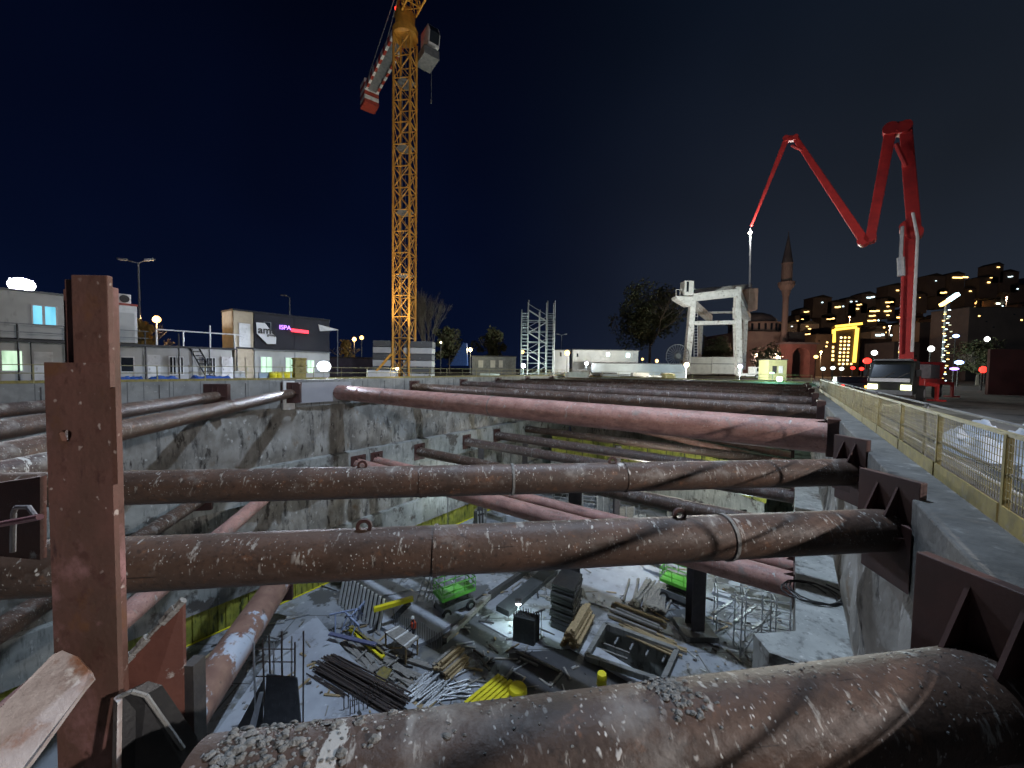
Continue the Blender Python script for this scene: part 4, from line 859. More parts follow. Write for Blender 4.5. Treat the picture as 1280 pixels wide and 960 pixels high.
X0, X1 = aty(983, 450, 118).x, aty(1020, 450, 118).x; ZT = aty(1004, 430, 118).z; g = MB(); cx_ = (X0+X1)/2; ra = 11*s_
ring = [(cx_+ra*math.cos(math.pi*k/12), ZT*.02+ (ZT-ra-1.2) + ra*math.sin(math.pi*k/12)) for k in range(13)]
outl = [(X1, 0), (X1, ZT), (X0, ZT), (X0, 0)] + [(cx_-ra, 0)] + ring[::-1] + [(cx_+ra, 0)]
g.prism([V((x, 118, z)) for x, z in outl], V((0, 4, 0))); g.build('facade', m_brick, t)
g = MB(); g.box(V((cx_, 120, ZT+.25)), (X1-X0+1, 5, .5)); g.build('cornice', m_lead, t)
# gold outlined building
BY = 170; s_ = BY/F; bc = aty(1058, 440, BY)
t = T('lit_building', 'building outlined in golden light with a grid of glowing windows', 'building', V((bc.x, BY+4, 0)))
a, b = aty(1040, 408, BY), aty(1076, 408, BY); zt_ = a.z
g = MB(); g.box(V(((a.x+b.x)/2, BY+6, zt_/2)), (b.x-a.x, 12, zt_)); g.build('wall', m_house, t)
for nm, q0, q1 in (('light_strip', (1042, 412), (1042, 428)), ('light_strip', (1044, 412), (1070, 409)), ('light_strip', (1071.5, 410), (1067.5, 453)), ('light_strip', (1045, 408), (1077, 404.5))):
    g = MB(); g.bar(aty(*q0, BY-.3), aty(*q1, BY-.3), 1.0, 1.0); g.build(nm, e_gold, t)
for r_ in range(8):
    for c__ in range(3 if r_ < 7 else 4):
        p = aty(1051.5+c__*5-r_*.35, 422+r_*4.7, BY-.2); g = MB(); g.box(p, (.75, .1, .7)); g.build('window', e_warm if (r_+c__) % 4 == 0 else e_hwin, t)
for r_ in range(4): p = aty(1041, 434+r_*5.2, BY-.2); g = MB(); g.box(p, (1.0,.1,1.0)); g.build('window', e_hwin, t)
# hillside and its houses
g = MB()
def hill_z(px, b_):
    crest = (452 if px < 970 else 452-(px-970)*.36 if px < 1020 else 434-(px-1020)*.30) + 3*math.sin(px*.05)
    return aty(px, crest, 490).z*b_**1.6
def hill(a_, b_):
    px = 850+520*a_; Y0 = 230; Y = Y0+260*b_
    zc = hill_z(px, b_); q = aty(px, 440, Y); return V((q.x, q.y, max(-.5, zc)))
g.sheet(hill, 60, 16); tag(g.build('hill', m_hill, smooth=True, base=False), kind='structure')
HW, HC, HO = e_hwin, e_hwin2, e_amber
hs = [((1007,390),[(0,0,7,2,HW)]), ((1003,399),[(0,0,5,1.5,HW),(-6,2,3,1.5,HW)]), ((1012,411),[(0,0,6,2,HW),(-3,-3,5,1.2,HW)]), ((1008,418),[(0,0,8,2.4,HW),(6,3,6,3.5,HC)]), ((1036,399),[(0,0,9,2,HO),(6,-1,4,3,HW)]),
 ((1046,384),[(0,0,8,3,HW),(8,-1,3,2,HC)]), ((1064,377),[(0,0,4,2,HC),(7,0,4,2,HC),(9,4,7,2,HW)]), ((1086,372),[(0,0,9,2.5,HC),(6,-1,5,2,HC)]), ((1072,386),[(0,0,6,3,HW)]), ((1091,389),[(0,0,14,3,HW),(-2,6,9,2.5,HW),(-3,12,12,3,HW)]),
 ((1110,378),[(0,0,11,2.5,HW),(0,5,5,2.5,HW),(-2,11,10,3,HW),(0,16,6,2,HW)]), ((1122,363),[(0,0,6,2.5,HO)]), ((1178,366),[(0,0,9,3,HW)]), ((1197,347),[(0,0,22,3,HW)]), ((1236,353),[(0,0,6,3,HW),(3,-6,5,2,HW)]), ((1248,334),[(0,0,6,2,HO)]),
 ((1272,361),[(0,0,4,1.5,HC)]), ((1170,351),[(0,0,3,1,HC)]), ((1213,364),[(0,0,5,2,HW)]), ((1098,419),[(0,0,12,4,HC),(18,0,10,3.5,HC)]), ((1028,378),[(0,0,3,2,HC)]), ((990,408),[(0,0,3,1.2,HC)]), ((1150,372),[(0,0,2,1,HW)]), ((1262,346),[(0,0,7,1.2,HC)])]
for k, ((px, py), ws) in enumerate(hs):
    Y = 430 if py < 400 else 330; s_ = Y/F; c_ = aty(px, py, Y); W = (13+5*(k % 3))*s_; zt_ = c_.z+ (3+1.5*(k % 3))*s_
    pos = 'high on the hillside' if py < 380 else 'low on the hillside'
    t = T('hillside_house', 'dark hillside apartment house %s with a few lit windows' % pos, 'house', V((c_.x, Y, max(0, c_.z-16*s_))), 'dark houses on the hillside')
    g = MB(); z0 = max(0, c_.z-19*s_); g.box(V((c_.x, Y+7, (zt_+z0)/2)), (W, 14, zt_-z0)); g.build('wall', m_house, t)
    g = MB(); g.prism([V((c_.x-W*.55, Y-.5, zt_)), V((c_.x+W*.55, Y-.5, zt_)), V((c_.x, Y-.5, zt_+3))], V((0, 15, 0))); g.build('roof', m_hill, t)
    for dx, dy, ww, hh, wm in ws:
        p = aty(px+dx, py+dy, Y-.3); g = MB(); g.box(p, (ww*s_*.55, .3, hh*s_*.5)); g.build('window', wm, t)
        if ww > 6: p = aty(px+dx+ww*.45, py+dy-.5, Y-.3); g = MB(); g.box(p, (ww*s_*.28, .3, hh*s_*.5)); g.build('window', wm, t)
for k, (x0, x1, yt, Y, lab) in enumerate(((1020, 1041, 418, 165, 'dim brown block left of the gold outlined building'), (1078, 1118, 424, 180, 'dim block right of the gold outlined building with white lit top floor'), (1118, 1150, 428, 120, 'dim brown block behind the red boom foot'), (1150, 1215, 404, 140, 'broad dark block behind the lit pole'), (1212, 1300, 385, 110, 'large reddish dark block at the right edge'))):
    farbox('town_building', lab, 'building', x0, x1, yt, Y, M('town_wall', (.16,.12,.11), (.11,.085,.08), .2, r=.9), depth=10, wins=[(x0+4+((k*13+i*9) % max(6, int(x1-x0-8))), yt+8+(i*7) % 26, 2.2, 1.6, (m_glass, e_hwin, m_glass)[i % 3]) for i in range(7)])
rnd = random.Random(17)
for k in range(84):
    px = rnd.uniform(985, 1290); bb = rnd.uniform(.12, 1)**.8; Y = 230+260*bb; s_ = Y/F; W = rnd.uniform(11, 22)*s_; H_ = rnd.uniform(8, 14)*s_
    c_ = aty(px, 440, Y); c_.z = hill_z(px, bb)+H_+2
    t = T('hillside_house', 'brownish hillside house among the dense lit town climbing the slope on the right', 'house', V((c_.x, Y, c_.z-H_)), 'lit town houses on the slope')
    mw = M('facade_%s' % ('warm', 'grey', 'brown')[k % 3], ((.22,.16,.12), (.18,.17,.17), (.17,.11,.09))[k % 3], ((.15,.11,.09), (.12,.12,.12), (.12,.08,.07))[k % 3], .3, r=.9, bump=0)
    g = MB(); g.box(V((c_.x, Y+6, c_.z-H_/2)), (W, 12, H_)); g.build('wall', mw, t)
    g = MB(); g.prism([V((c_.x-W*.54, Y-.5, c_.z)), V((c_.x+W*.54, Y-.5, c_.z)), V((c_.x+W*.3, Y-.5, c_.z+2.2)), V((c_.x-W*.3, Y-.5, c_.z+2.2))], V((0, 13, 0))); g.build('roof', m_hill, t)
    for q in range(rnd.randint(3, 8)):
        p = V((c_.x+rnd.uniform(-.4, .4)*W, Y-.15, c_.z-H_*rnd.choice((.2, .45, .7)))); ww = rnd.choice((1.6, 2.6, 5)); g = MB(); g.box(p, (ww, .3, 1.4)); g.build('window', rnd.choice((e_hwin, e_hwin, e_hwin2, e_hdim, e_hdim, m_glass)), t)
def town_fill_lamp(label, px, py, Y, power, col, mat):  # unseen lamps added to light the slope, minaret and mosque
    p = aty(px, py, Y); t = T('street_lamp', label, 'street lamp', V((p.x, p.y, max(0, p.z-6))), 'added fill lamps of the town')
    g = MB(); g.tube(V((p.x, p.y, max(0, p.z-6))), p, .12, 6); g.build('pole', m_grey, t); g = MB(); g.lathe(p-Z*.35, [(.2,0),(.45,.3),(.3,.7)], 8); g.build('globe', mat, t); lamp('lamp', t, p-V((0,1.2,0)), power, col, .5)
town_fill_lamp('added amber fill lamp below the gold outlined building by the arched gateway', 1026, 440, 150, 8000, (1,.6,.3), e_amber)
town_fill_lamp('added amber fill lamp on the slope above the gold outlined building', 1062, 396, 270, 50000, (1,.62,.32), e_amber)
town_fill_lamp('added warm fill lamp on the slope left of the red boom', 1112, 408, 250, 50000, (1,.7,.45), e_amber)
town_fill_lamp('added warm fill lamp on the slope right of the red boom', 1185, 392, 250, 50000, (1,.7,.45), e_amber)
town_fill_lamp('added warm fill lamp high on the slope at the right edge', 1258, 372, 270, 50000, (1,.65,.4), e_amber)
town_fill_lamp('added pinkish fill globe at the foot of the minaret', 971, 446, 108, 6500, (1,.68,.55), e_warm)
town_fill_lamp('added pinkish fill globe in front of the mosque hall', 945, 444, 112, 3500, (1,.66,.55), e_warm)
# ================================================================ trees
def tree(label, px, pyt, Y, wpx, kind='leaf', mat=m_leaf, nleaf=2600, zb=0, seed=1, group='trees around the site', trunk=.25):
    rnd = random.Random(seed); top = aty(px, pyt, Y); H = top.z-zb; Rr = wpx*Y/F/2; base = V((top.x, Y, zb))
    t = T('bare_tree' if kind == 'bare' else 'tree', label, 'tree', base, group); g = MB(); tips = []
    def grow(p, d, L, r, k):
        q = p + d*L; g.tube(p, q, r, 5 if k > 1 else 7, r*.65, caps=False)
        if k == 0: tips.append(q); return
        for i in range(3 if kind != 'bare' else 4):
            sp_ = .55 if kind != 'bare' else .22
            d2 = (d + V((rnd.gauss(0, sp_), rnd.gauss(0, sp_), rnd.uniform(-.1, .3)))).normalized(); grow(q, d2, L*rnd.uniform(.6, .85), r*.6, k-1); 
            if k < 3: tips.append(q)
    if kind == 'bare': 
        for i in range(5): grow(base+V((rnd.uniform(-.4,.4),0,0)), V((rnd.uniform(-.2,.2), rnd.uniform(-.1,.1), 1)).normalized(), H*.36, .12, 4)
    else: grow(base, Z, H*.3, trunk, 4)
    if kind == 'bare':
        zs = max(v.z for v in g.v)-zb; k_ = H/zs
        g.v = [V((base.x+(v.x-base.x)*min(1, k_)*1.0, v.y, zb+(v.z-zb)*k_)) for v in g.v]
    g.build('trunk', m_bark, t)
    if kind != 'bare':
        g = MB(); cl_ = [(V((rnd.gauss(0, .42)*Rr, rnd.gauss(0, .4)*Rr, H*rnd.uniform(.32, .93))), Rr*rnd.uniform(.18, .42)) for _ in range(34)]
        cl_ = [(V((c.x*(1-.6*max(0, c.z/H-.6)*2), c.y, c.z)), r) for c, r in cl_]
        for i in range(nleaf):
            c, r = cl_[rnd.randrange(len(cl_))]; v = V((rnd.gauss(0,1), rnd.gauss(0,1), rnd.gauss(0,1))).normalized()*r*rnd.uniform(.55, 1.1); p = base+c+v
            s_ = rnd.uniform(.12, .3)*max(1, Y/60); a_ = V((rnd.gauss(0,1), rnd.gauss(0,1), rnd.gauss(0,1))).normalized(); b_ = a_.orthogonal().normalized()
            g.add([p-a_*s_, p+b_*s_*.6, p+a_*s_, p-b_*s_*.6], [(0,1,2,3)])
        g.build('crown', mat, t)
    return t
tree('bare upright poplar with many thin rising branches right of the crane', 535, 358, 62, 26, 'bare', seed=3)
tree('dark round leafy tree behind the yellowish lamp right of the poplar', 562, 409, 92, 44, seed=4)
tree('dim bushy tree above the grey cabin row', 617, 410, 95, 38, seed=5, nleaf=2200)
tree('huge dark tree left of the gantry, faintly lit amber from below', 815, 350, 112, 96, seed=6, nleaf=9000, trunk=.45)
tree('small golden lit leafy tree left of the amber lamp pair', 433, 423, 58, 17, mat=m_leafo, seed=7, nleaf=900)
tree('golden lit leafy tree right of the red trimmed cabin beside the orange lamp', 180, 398, 34, 26, mat=m_leafo, seed=8, nleaf=1500)
tree('dark tree clump behind the arched gateway and mosque hall', 900, 425, 112, 50, seed=9, nleaf=2400)
tree('dark clump of trees left of the arched gateway', 962, 430, 108, 36, seed=10, nleaf=1800)
tree('low dark tree far right behind the lit pole', 1225, 428, 60, 50, seed=12, nleaf=2400)
# ================================================================ vehicles on the right
def wheel(p, ax, r, w_, parent):
    g = MB(); a_ = p-ax*w_/2; b_ = p+ax*w_/2; g.tube(a_, b_, r, 20); o = g.build('wheel', m_tyre, parent, smooth=True)
    g = MB(); g.tube(a_-ax*.02, b_+ax*.02, r*.55, 14); g.build('rim', m_steel, o, smooth=True); return o
PY_ = 26.5
VF = 24.0; hl, hr = aty(1090.5, 482.5, VF), aty(1132.5, 484.5, VF); fc = (hl+hr)/2
fwd = V((-.8, -.6, 0)).normalized(); sdv = V((.6, -.8, 0)); fc = V((fc.x, fc.y, 0)) + sdv*0
gz = -.1; sep = 1.5
b0 = aty(1133, 446, PY_); t = T('concrete_pump', 'concrete pump truck with lit headlights and tall red zigzag boom', 'concrete pump', V((b0.x, b0.y, -.1)))
def tv(f, s, z_): return V((fc.x, fc.y, 0)) + fwd*f + sdv*s + Z*(gz+z_)
m_vehg = M('truck_green_grey', (.03, .035, .03), (.02, .023, .02), 2, r=.5)
prof = [(0, .45), (.08, 1.0), (-.02, 1.35), (-.55, 2.35), (-.8, 2.5), (-2.1, 2.5), (-2.1, .45)]
g = MB(); g.prism([tv(f, -1.03, z_) for f, z_ in prof], sdv*2.06); body = g.build('cab', m_vehg, t, bevel=.05)
g = MB(); g.prism([tv(.03, -.88, 1.45), tv(.03, .88, 1.45), tv(-.46, .82, 2.25), tv(-.46, -.82, 2.25)], fwd*.03+Z*.03); g.build('windscreen', m_glass, t)
g = MB(); g.prism([tv(.1, -.9, 1.2), tv(.1, .9, 1.2), tv(.04, .9, 1.42), tv(.04, -.9, 1.42)], fwd*.03); g.build('bonnet_band', m_white, t)
g = MB(); g.box(tv(.1, 0, .95), (.04, .8, .3), (fwd, sdv, Z)); g.build('grille', m_black, t)
g = MB(); g.box(tv(-.75, 0, 2.56), (.9, 1.7, .12), (fwd, sdv, Z)); g.build('roof_visor', m_grey, t, bevel=.03)
for q_ in (-.3, .35): g = MB(); g.bar(tv(.09, q_, 1.46), tv(-.1, q_+.5, 1.8), .03); g.build('wiper', m_black, t)
g = MB(); g.box(tv(.12, 0, .55), (.18, 2.06, .28), (fwd, sdv, Z)); g.build('bumper', m_grey, t, bevel=.03)
for s_ in (-sep/2, sep/2):
    g = MB(); g.box(tv(.14, s_, .88), (.06, .46, .3), (fwd, sdv, Z)); g.build('headlight', e_head, t); lamp('headlight_glow', t, tv(.22, s_, .88), 350, (1,.97,.6), .08, spot=70, aim=tv(12, s_, .2))
for s_ in (-1.0, 1.0): g = MB(); g.box(tv(-.4, s_*1.2, 1.75), (.12, .2, .4), (fwd, sdv, Z)); g.build('mirror', m_black, t)
# concrete pump
VD = V((aty(1133, 446, PY_).x, PY_, 0)).normalized()
def bp(px, py, Y=PY_):
    r_ = ray(px, py); d0_ = PY_*1.0/VD.y + (Y-PY_)/VD.y; return EYE + r_*(d0_/r_.dot(VD))
pf = V((-.8, -.6, 0)); ps = V((.6, -.8, 0)); pc = V((b0.x, b0.y, -.1))
def pv(f, s, z_): return pc+pf*f+ps*s+Z*z_
g = MB(); g.box(pv(-3, 0, 1.15), (9.5, 2.3, .5), (pf, ps, Z)); g.build('chassis', m_red, t, bevel=.04)
g = MB(); g.box(pv(-4.5, 0, 1.9), (4.5, 1.9, 1.0), (pf, ps, Z)); g.build('pump_unit', m_grey, t, bevel=.05)
g = MB(); g.prism([pv(-7.6, -1, 1.4), pv(-7.6, 1, 1.4), pv(-8.8, 1, 1.9), pv(-8.8, -1, 1.9)], Z*.8); g.build('hopper', m_red, t)
for f in (2.4, -4.0, -5.4):
    for s_ in (-1.05, 1.05): wheel(pv(f, s_, .5), ps, .5, .32, t)
for f, s_ in ((1.0, -1.6), (1.0, 1.6), (-7, -1.6), (-7, 1.6)):
    g = MB(); g.bar(pv(f*.8, s_*.3, 1.2), pv(f, s_, 1.0), .22); g.bar(pv(f, s_, 1.1), pv(f, s_, 0), .14); g.box(pv(f, s_, .05), (.6,.6,.1)); g.build('outrigger', m_red, t)
g = MB(); g.lathe(pv(0,0,1.4), [(.75,0),(.75,.5),(.5,.7),(.5,1.3)], 16); g.build('turret', m_red, t, smooth=True)
J1, J2, J3, J4, J5 = bp(1139, 268), bp(1122, 158), bp(1082, 300), bp(990, 171), bp(938, 285)
def boom(a, b, w0, w1, nm='boom_section', m=m_red):
    x = (b-a).normalized(); y = VD; z = x.cross(y).normalized(); g = MB(); c0 = [a+y*(i*w0*.4)+z*(j*w0*.5) for i, j in ((-1,-1),(1,-1),(1,1),(-1,1))]; c1_ = [b+y*(i*w1*.4)+z*(j*w1*.5) for i, j in ((-1,-1),(1,-1),(1,1),(-1,1))]
    g.add(c0+c1_, [(0,1,2,3),(4,7,6,5),(0,4,5,1),(1,5,6,2),(2,6,7,3),(3,7,4,0)]); return g.build(nm, m, t, bevel=.04)
base_ = pv(0,0,2.4)
mj = bp(1137, 285)
boom(base_, mj, .72, .7)
boom(bp(1143, 292), bp(1132, 160), .7, .64)        # second, rising to the top
boom(bp(1113, 165), bp(1088, 298), .6, .54)
boom(bp(1080, 301), bp(995, 174), .54, .36)
boom(bp(983, 174), bp(939, 283), .36, .15)
def knuckle(a, b, r): 
    g = MB(); g.tube(a, b, r, 12); g.build('knuckle', m_red, t)
for q0, q1, r_ in ((bp(1131,161), bp(1113,163), .5), (bp(1088,298), bp(1079,302), .42), (bp(995,173), bp(983,174), .26), (bp(1143,292), bp(1135,285), .55)): 
    g = MB(); g.bar(q0, q1, r_*1.5); g.build('boom_joint', m_red, t, bevel=.05)
    for q in (q0, q1): g = MB(); g.tube(q-VD*(.6*r_+.15), q+VD*(.6*r_+.15), r_*.8, 14); g.build('pivot', m_red, t, smooth=True)
g = MB(); g.tube(bp(1126,325, PY_-.6), bp(1128,283, PY_-.6), .1, 8); g.tube(bp(1127,345,PY_-.6), bp(1126,322,PY_-.6), .2, 8); g.build('hydraulic_ram', m_steel, t, smooth=True)
g = MB(); g.tube(bp(1120,180,PY_-.5), bp(1133,208,PY_-.5), .13, 8); g.tube(bp(990,182,PY_-.4), bp(1003,188,PY_-.4), .1, 8); g.build('hydraulic_ram', m_red, t, smooth=True)
g = MB(); g.path([bp(1140,440,PY_-.7), bp(1147,296,PY_-.8), bp(1141,266,PY_-.7)], .08, 8); g.build('delivery_pipe', m_white, t, smooth=True)
g = MB(); g.path([bp(938,285), bp(937.5,320), bp(937,358)], .07, 6); g.build('end_hose', m_grey, t, smooth=True)
q = bp(937.5, 291, PY_-.25); g = MB(); g.lathe(q-Z*.12, [(.06,0),(.15,.07),(.15,.17),(.06,.24)], 10); g.build('tip_lamp', M('tip_lamp', (1,.98,.85), emit=6), t); lamp('tip_light', t, q-V((0,.4,0)), 600, (1,.98,.9), .15)
# small lit things of the town street
def glow(name, label, cat, px, py, Y, wpx, hpx, mat, post=True, group=None, zb=0):
    p = aty(px, py, Y); s_ = Y/F; t = T(name, label, cat, V((p.x, p.y, zb)), group)
    g = MB(); g.lathe(p-Z*hpx*s_/2, [(wpx*s_*.2,0),(wpx*s_*.5,hpx*s_*.3),(wpx*s_*.5,hpx*s_*.7),(wpx*s_*.2,hpx*s_)], 10); g.build('lens', mat, t)
    if post: g = MB(); g.tube(V((p.x, p.y+.1, zb)), V((p.x, p.y+.1, p.z)), .08, 6); g.build('post', m_dark, t)
    return t
glow('traffic_light', 'red traffic light left of the truck windscreen', 'traffic light', 1084, 451, 45, 8, 7, e_red)
glow('traffic_light', 'red light standing before the reddish block at far right', 'traffic light', 1229, 462, 40, 7, 8, e_red)
glow('street_globe', 'white globe light right of the red light at far right', 'street light', 1256, 455, 45, 5, 5, e_hwin2)
glow('street_globe', 'bright white street light left of the lit pole', 'street light', 1164, 436, 60, 6, 7, E('lamp_white', (1,1,.95), 4))
glow('street_globe', 'bright white street light right of the lit pole', 'street light', 1234, 424, 70, 5, 6, E('lamp_white', (1,1,.95), 4))
glow('street_globe', 'small white street light left of the red boom', 'street light', 1093, 441, 90, 6, 6, E('lamp_white', (1,1,.95), 4))
glow('neon_light', 'blue white neon light right of the lit pole foot', 'neon light', 1199, 453, 55, 8, 5, E('blue_neon', (.35,.5,1), 5))
glow('neon_light', 'violet neon light below the blue white one', 'neon light', 1193, 461, 50, 8, 3.5, E('violet_neon', (.45,.25,1), 4))
glow('neon_light', 'small blue and amber sign up beside the lit pole', 'neon light', 1195, 420, 75, 6, 4, E('blue_neon', (.35,.5,1), 5))
for k, (x, y, m_) in enumerate(((1000, 461, E('lamp_white', (1,1,.95), 4)), (1029, 461, e_hwin2), (1041, 460, E('lamp_white', (1,1,.95), 4)), (1052, 461, E('lamp_white', (1,1,.95), 4)), (1066, 460, e_red), (1077, 461, e_red), (1020, 446, e_amber), (1126, 440, e_amber))): 
    if k == 0: continue
    glow('street_globe', ('', 'pale traffic lamp first right of the arched gateway', 'white traffic lamp under the left side of the gold building', 'white traffic lamp under the middle of the gold building', 'left red tail lamp under the gold building', 'right red tail lamp under the gold building', 'amber lamp at the right edge of the arched gateway', 'amber lamp just left of the red boom foot')[k], 'street light', x, y, 85, 4.5, 4, m_)
# car with brake lights near the fence
cp_ = aty(1068, 485, 27); t = T('parked_car', 'dark car with glowing red and amber rear lamps beyond the fence', 'car', V((cp_.x, cp_.y, -.1)))
cf = V((.55,.83,0)); cs_ = V((.83,-.55,0)); cv = lambda f,s,z_: V((cp_.x,cp_.y,-.1))+cf*f+cs_*s+Z*z_
g = MB(); g.prism([cv(f,-.9,z_) for f,z_ in ((0,.35),(0,.9),(.4,1.0),(.9,1.45),(2.4,1.45),(3.1,1.0),(4.3,.85),(4.4,.35))], cs_*1.8); g.build('body', M('car_dark', (.05,.05,.06),(.04,.04,.05),1,r=.3), t, bevel=.06)
g = MB(); g.prism([cv(.43,-.75,1.02), cv(.43,.75,1.02), cv(.86,.68,1.4), cv(.86,-.68,1.4)], -cf*.03+Z*.03); g.build('rear_window', m_glass, t)
for s_, m_ in ((-.7, e_red), (.7, E('amber_indicator', (1,.4,.05), 16))): g = MB(); g.box(cv(-.02, s_, .78), (.06,.3,.16), (cf, cs_, Z)); g.build('tail_lamp', m_, t)
for f in (.8, 3.5):
    for s_ in (-.85,.85): wheel(cv(f,s_,.32), cs_, .32, .2, t)
# decorated lit pole
t = T('lit_pole', 'tall street pole wrapped in strings of warm and cool lights', 'street pole', V((aty(1178,450,62).x, 62, 0))); pl = t.location.copy(); zp = aty(1180, 380, 62).z
g = MB(); g.tube(pl, pl+Z*zp, .14, 8); g.build('pole', m_grey, t)
for k in range(34): a_ = k*1.9; g = MB(); z_ = zp*(.05+.9*k/34); g.box(pl+V((.5*math.cos(a_)*(.6+.5*(k%3)), -.3, z_)), (.22,.2,.12)); g.build('bulb', (e_hwin2, e_hwin, E('pole_dim', (.8,.8,.55), 1))[k % 3], t)
g = MB(); g.bar(pl+Z*(zp+.6)+V((.4,0,0)), pl+Z*(zp+1.6)+V((1.8,0,0)), .5); g.build('top_light', e_hwin2, t); g = MB(); g.bar(pl+Z*(zp-.2)+V((-.8,0,0)), pl+Z*(zp+.5)+V((.3,0,0)), .45); g.build('top_light', e_hwin, t)
# yard beyond the far end: white truck, yellow topped hut, strip tinted with green light
t = T('small_truck', 'white small truck cab beside the right gantry leg', 'truck', V((aty(943,462,82).x, 82, 0))); a = t.location.copy()
g = MB(); g.prism([a+V((x,0,z_)) for x, z_ in ((0,.6),(0,2.6),(1.4,2.6),(2.2,1.6),(2.9,1.4),(2.9,.6))], V((0,2.2,0))); g.build('cab', m_white, t, bevel=.05); g = MB(); g.prism([a+V((x,-.03,z_)) for x, z_ in ((.5,1.6),(.5,2.3),(1.35,2.3),(1.9,1.6))], V((0,.04,0))); g.build('side_window', m_glass, t)
for x in (.6, 2.3): wheel(a+V((x,.1,.5)), V((0,1,0)), .5, .3, t)
g = MB(); g.box(a+V((-1.4,1.1,.9)), (2.6,2.1,.6)); g.build('bed', m_white, t)
farbox('yellow_hut', 'hut with pale yellow upper band right of the small white truck', 'hut', 961, 984, 450, 76, M('pale_yellow_sheet', (.5,.48,.22), (.4,.38,.2), 1, r=.7), doors=((968, 462, 5, 9, m_dark), (976, 462, 5, 9, m_white)))
g = MB(); g.box(D(-2, FW-.1, -.65)+Z*0, (9, .12, 1.0), (N, U, Z)); tag(g.build('green_tint_strip', M('green_light_tint', (.35,.6,.5), (.3,.5,.42), 1, r=.6)), 'strip on the far pit edge with green lamp light put into its colour', 'sheet')  # green lamp light on the pit edge is painted into this strip
# container frame, dark reddish fence far right, mounds, tarps
g = MB(); a, b = aty(1236, 470, 34), aty(1400, 480, 30); g.prism([V((a.x,a.y,-.1)), V((b.x,b.y,-.1)), V((b.x,b.y,3.6)), V((a.x,a.y,3.9))], V((0,.2,0))); tag(g.build('hoarding', M('dark_red_hoarding', (.13,.045,.04), (.09,.035,.03), .8, r=.8)), 'dark red hoarding panel at the right edge beyond the mounds', 'hoarding')
def mound(name, label, cat, pts_, mat, hgt, seed, group=None, res=26):
    (d0, d1), (u0, u1) = pts_; g = MB()
    def fn(a_, b_):
        e_ = min(1, 4*min(a_, 1-a_))*min(1, 4*min(b_, 1-b_)); e_ = e_*e_*(3-2*e_); return D(d0+(d1-d0)*a_, u0+(u1-u0)*b_, -.35+e_*hgt*(.75+.6*nz((a_*4+seed, b_*4, seed), .9))+.05*nz((a_*22, b_*22, seed), 1)*e_)
    g.sheet(fn, res, res*2); return tag(g.build(name, mat, smooth=True), label, cat, group)
mound('tarp_mound', 'mound under crumpled white tarpaulin behind the mesh fence, nearest', 'covered mound', ((3.0, 7.5), (4.5, 13)), m_tarp, 1.0, 3, 'tarpaulin covered mounds')
mound('tarp_mound', 'smaller white tarpaulin mound farther along behind the mesh fence', 'covered mound', ((2.9, 4.6), (11.8, 15.5)), m_tarp, .75, 8, 'tarpaulin covered mounds')
m_earth = M('earth', (.07,.065,.055), (.04,.045,.035), 1.2, r=1, bump=1, bsc=6)
mound('earth_mound', 'dark earth and scrub mound between the truck and the red hoarding', 'earth mound', ((6.5, 17), (10, 24)), m_earth, 1.5, 5, res=34)
rnd = random.Random(5)
for k in range(7):
    d_, u_ = rnd.uniform(6.5, 13), rnd.uniform(11, 24); c_ = D(d_, u_, .4); g = MB()
    for i in range(1100):
        v = V((rnd.gauss(0,.6), rnd.gauss(0,.6), abs(rnd.gauss(0,.35)))); a_ = V((rnd.gauss(0,1), rnd.gauss(0,1), rnd.gauss(0,1))).normalized(); b_ = a_.orthogonal(); s_ = rnd.uniform(.02,.05); p = c_+v
        g.add([p-a_*s_, p+b_*s_*.5, p+a_*s_, p-b_*s_*.5], [(0,1,2,3)])
    t = T('shrub', 'low dark scrubby shrub on the earth mound behind the fence', 'shrub', c_-Z*.4, 'shrubs on the earth mound'); g.build('leaves', m_leaf, t); g = MB(); g.tube(c_-Z*.4, c_+Z*.3, .04, 5); g.build('stem', m_bark, t)
# ================================================================ things on the pit floor
def fp(px, py, z=0): return atz(px, py, FL+z)
def flat_dir(a, b):
    v = b-a; v.z = 0; return v.normalized()
def long_pile(name, label, cat, a, b, n_, r, mat, wide, high, part, group=None, spread=.02, cyl=True, jit=.35, mats=None):
    """bars or timbers lying roughly parallel from pixel a to pixel b"""
    A, B_ = fp(*a), fp(*b); x = flat_dir(A, B_); y = Z.cross(x); t = T(name, label, cat, (A+B_)/2, group); rnd = random.Random(len(label))
    for i in range(n_):
        yo = rnd.uniform(-wide/2, wide/2); zo = r + rnd.random()*high*(1-abs(yo)/wide*1.2); s0, s1 = rnd.uniform(-jit, jit), rnd.uniform(-jit, jit)
        yd = rnd.uniform(-spread, spread)*(B_-A).length
        p, q = A+x*s0+y*yo+Z*zo, B_+x*s1+y*(yo+yd)+Z*(zo+rnd.uniform(-.05,.05)*1)
        g = MB(); m_ = mats[i % len(mats)] if mats else mat
        (g.tube(p, q, r, 7) if cyl else g.bar(p, q, r*2.2, r*1.6)); g.build(part, m_, t)
    return t
def slab(name, label, cat, px, mat, h, z0=0, kind=None):
    P = [fp(*q) for q in px]; g = MB(); g.prism([p+Z*z0 for p in P], Z*h); return tag(g.build(name, mat), label, cat, kind=kind)
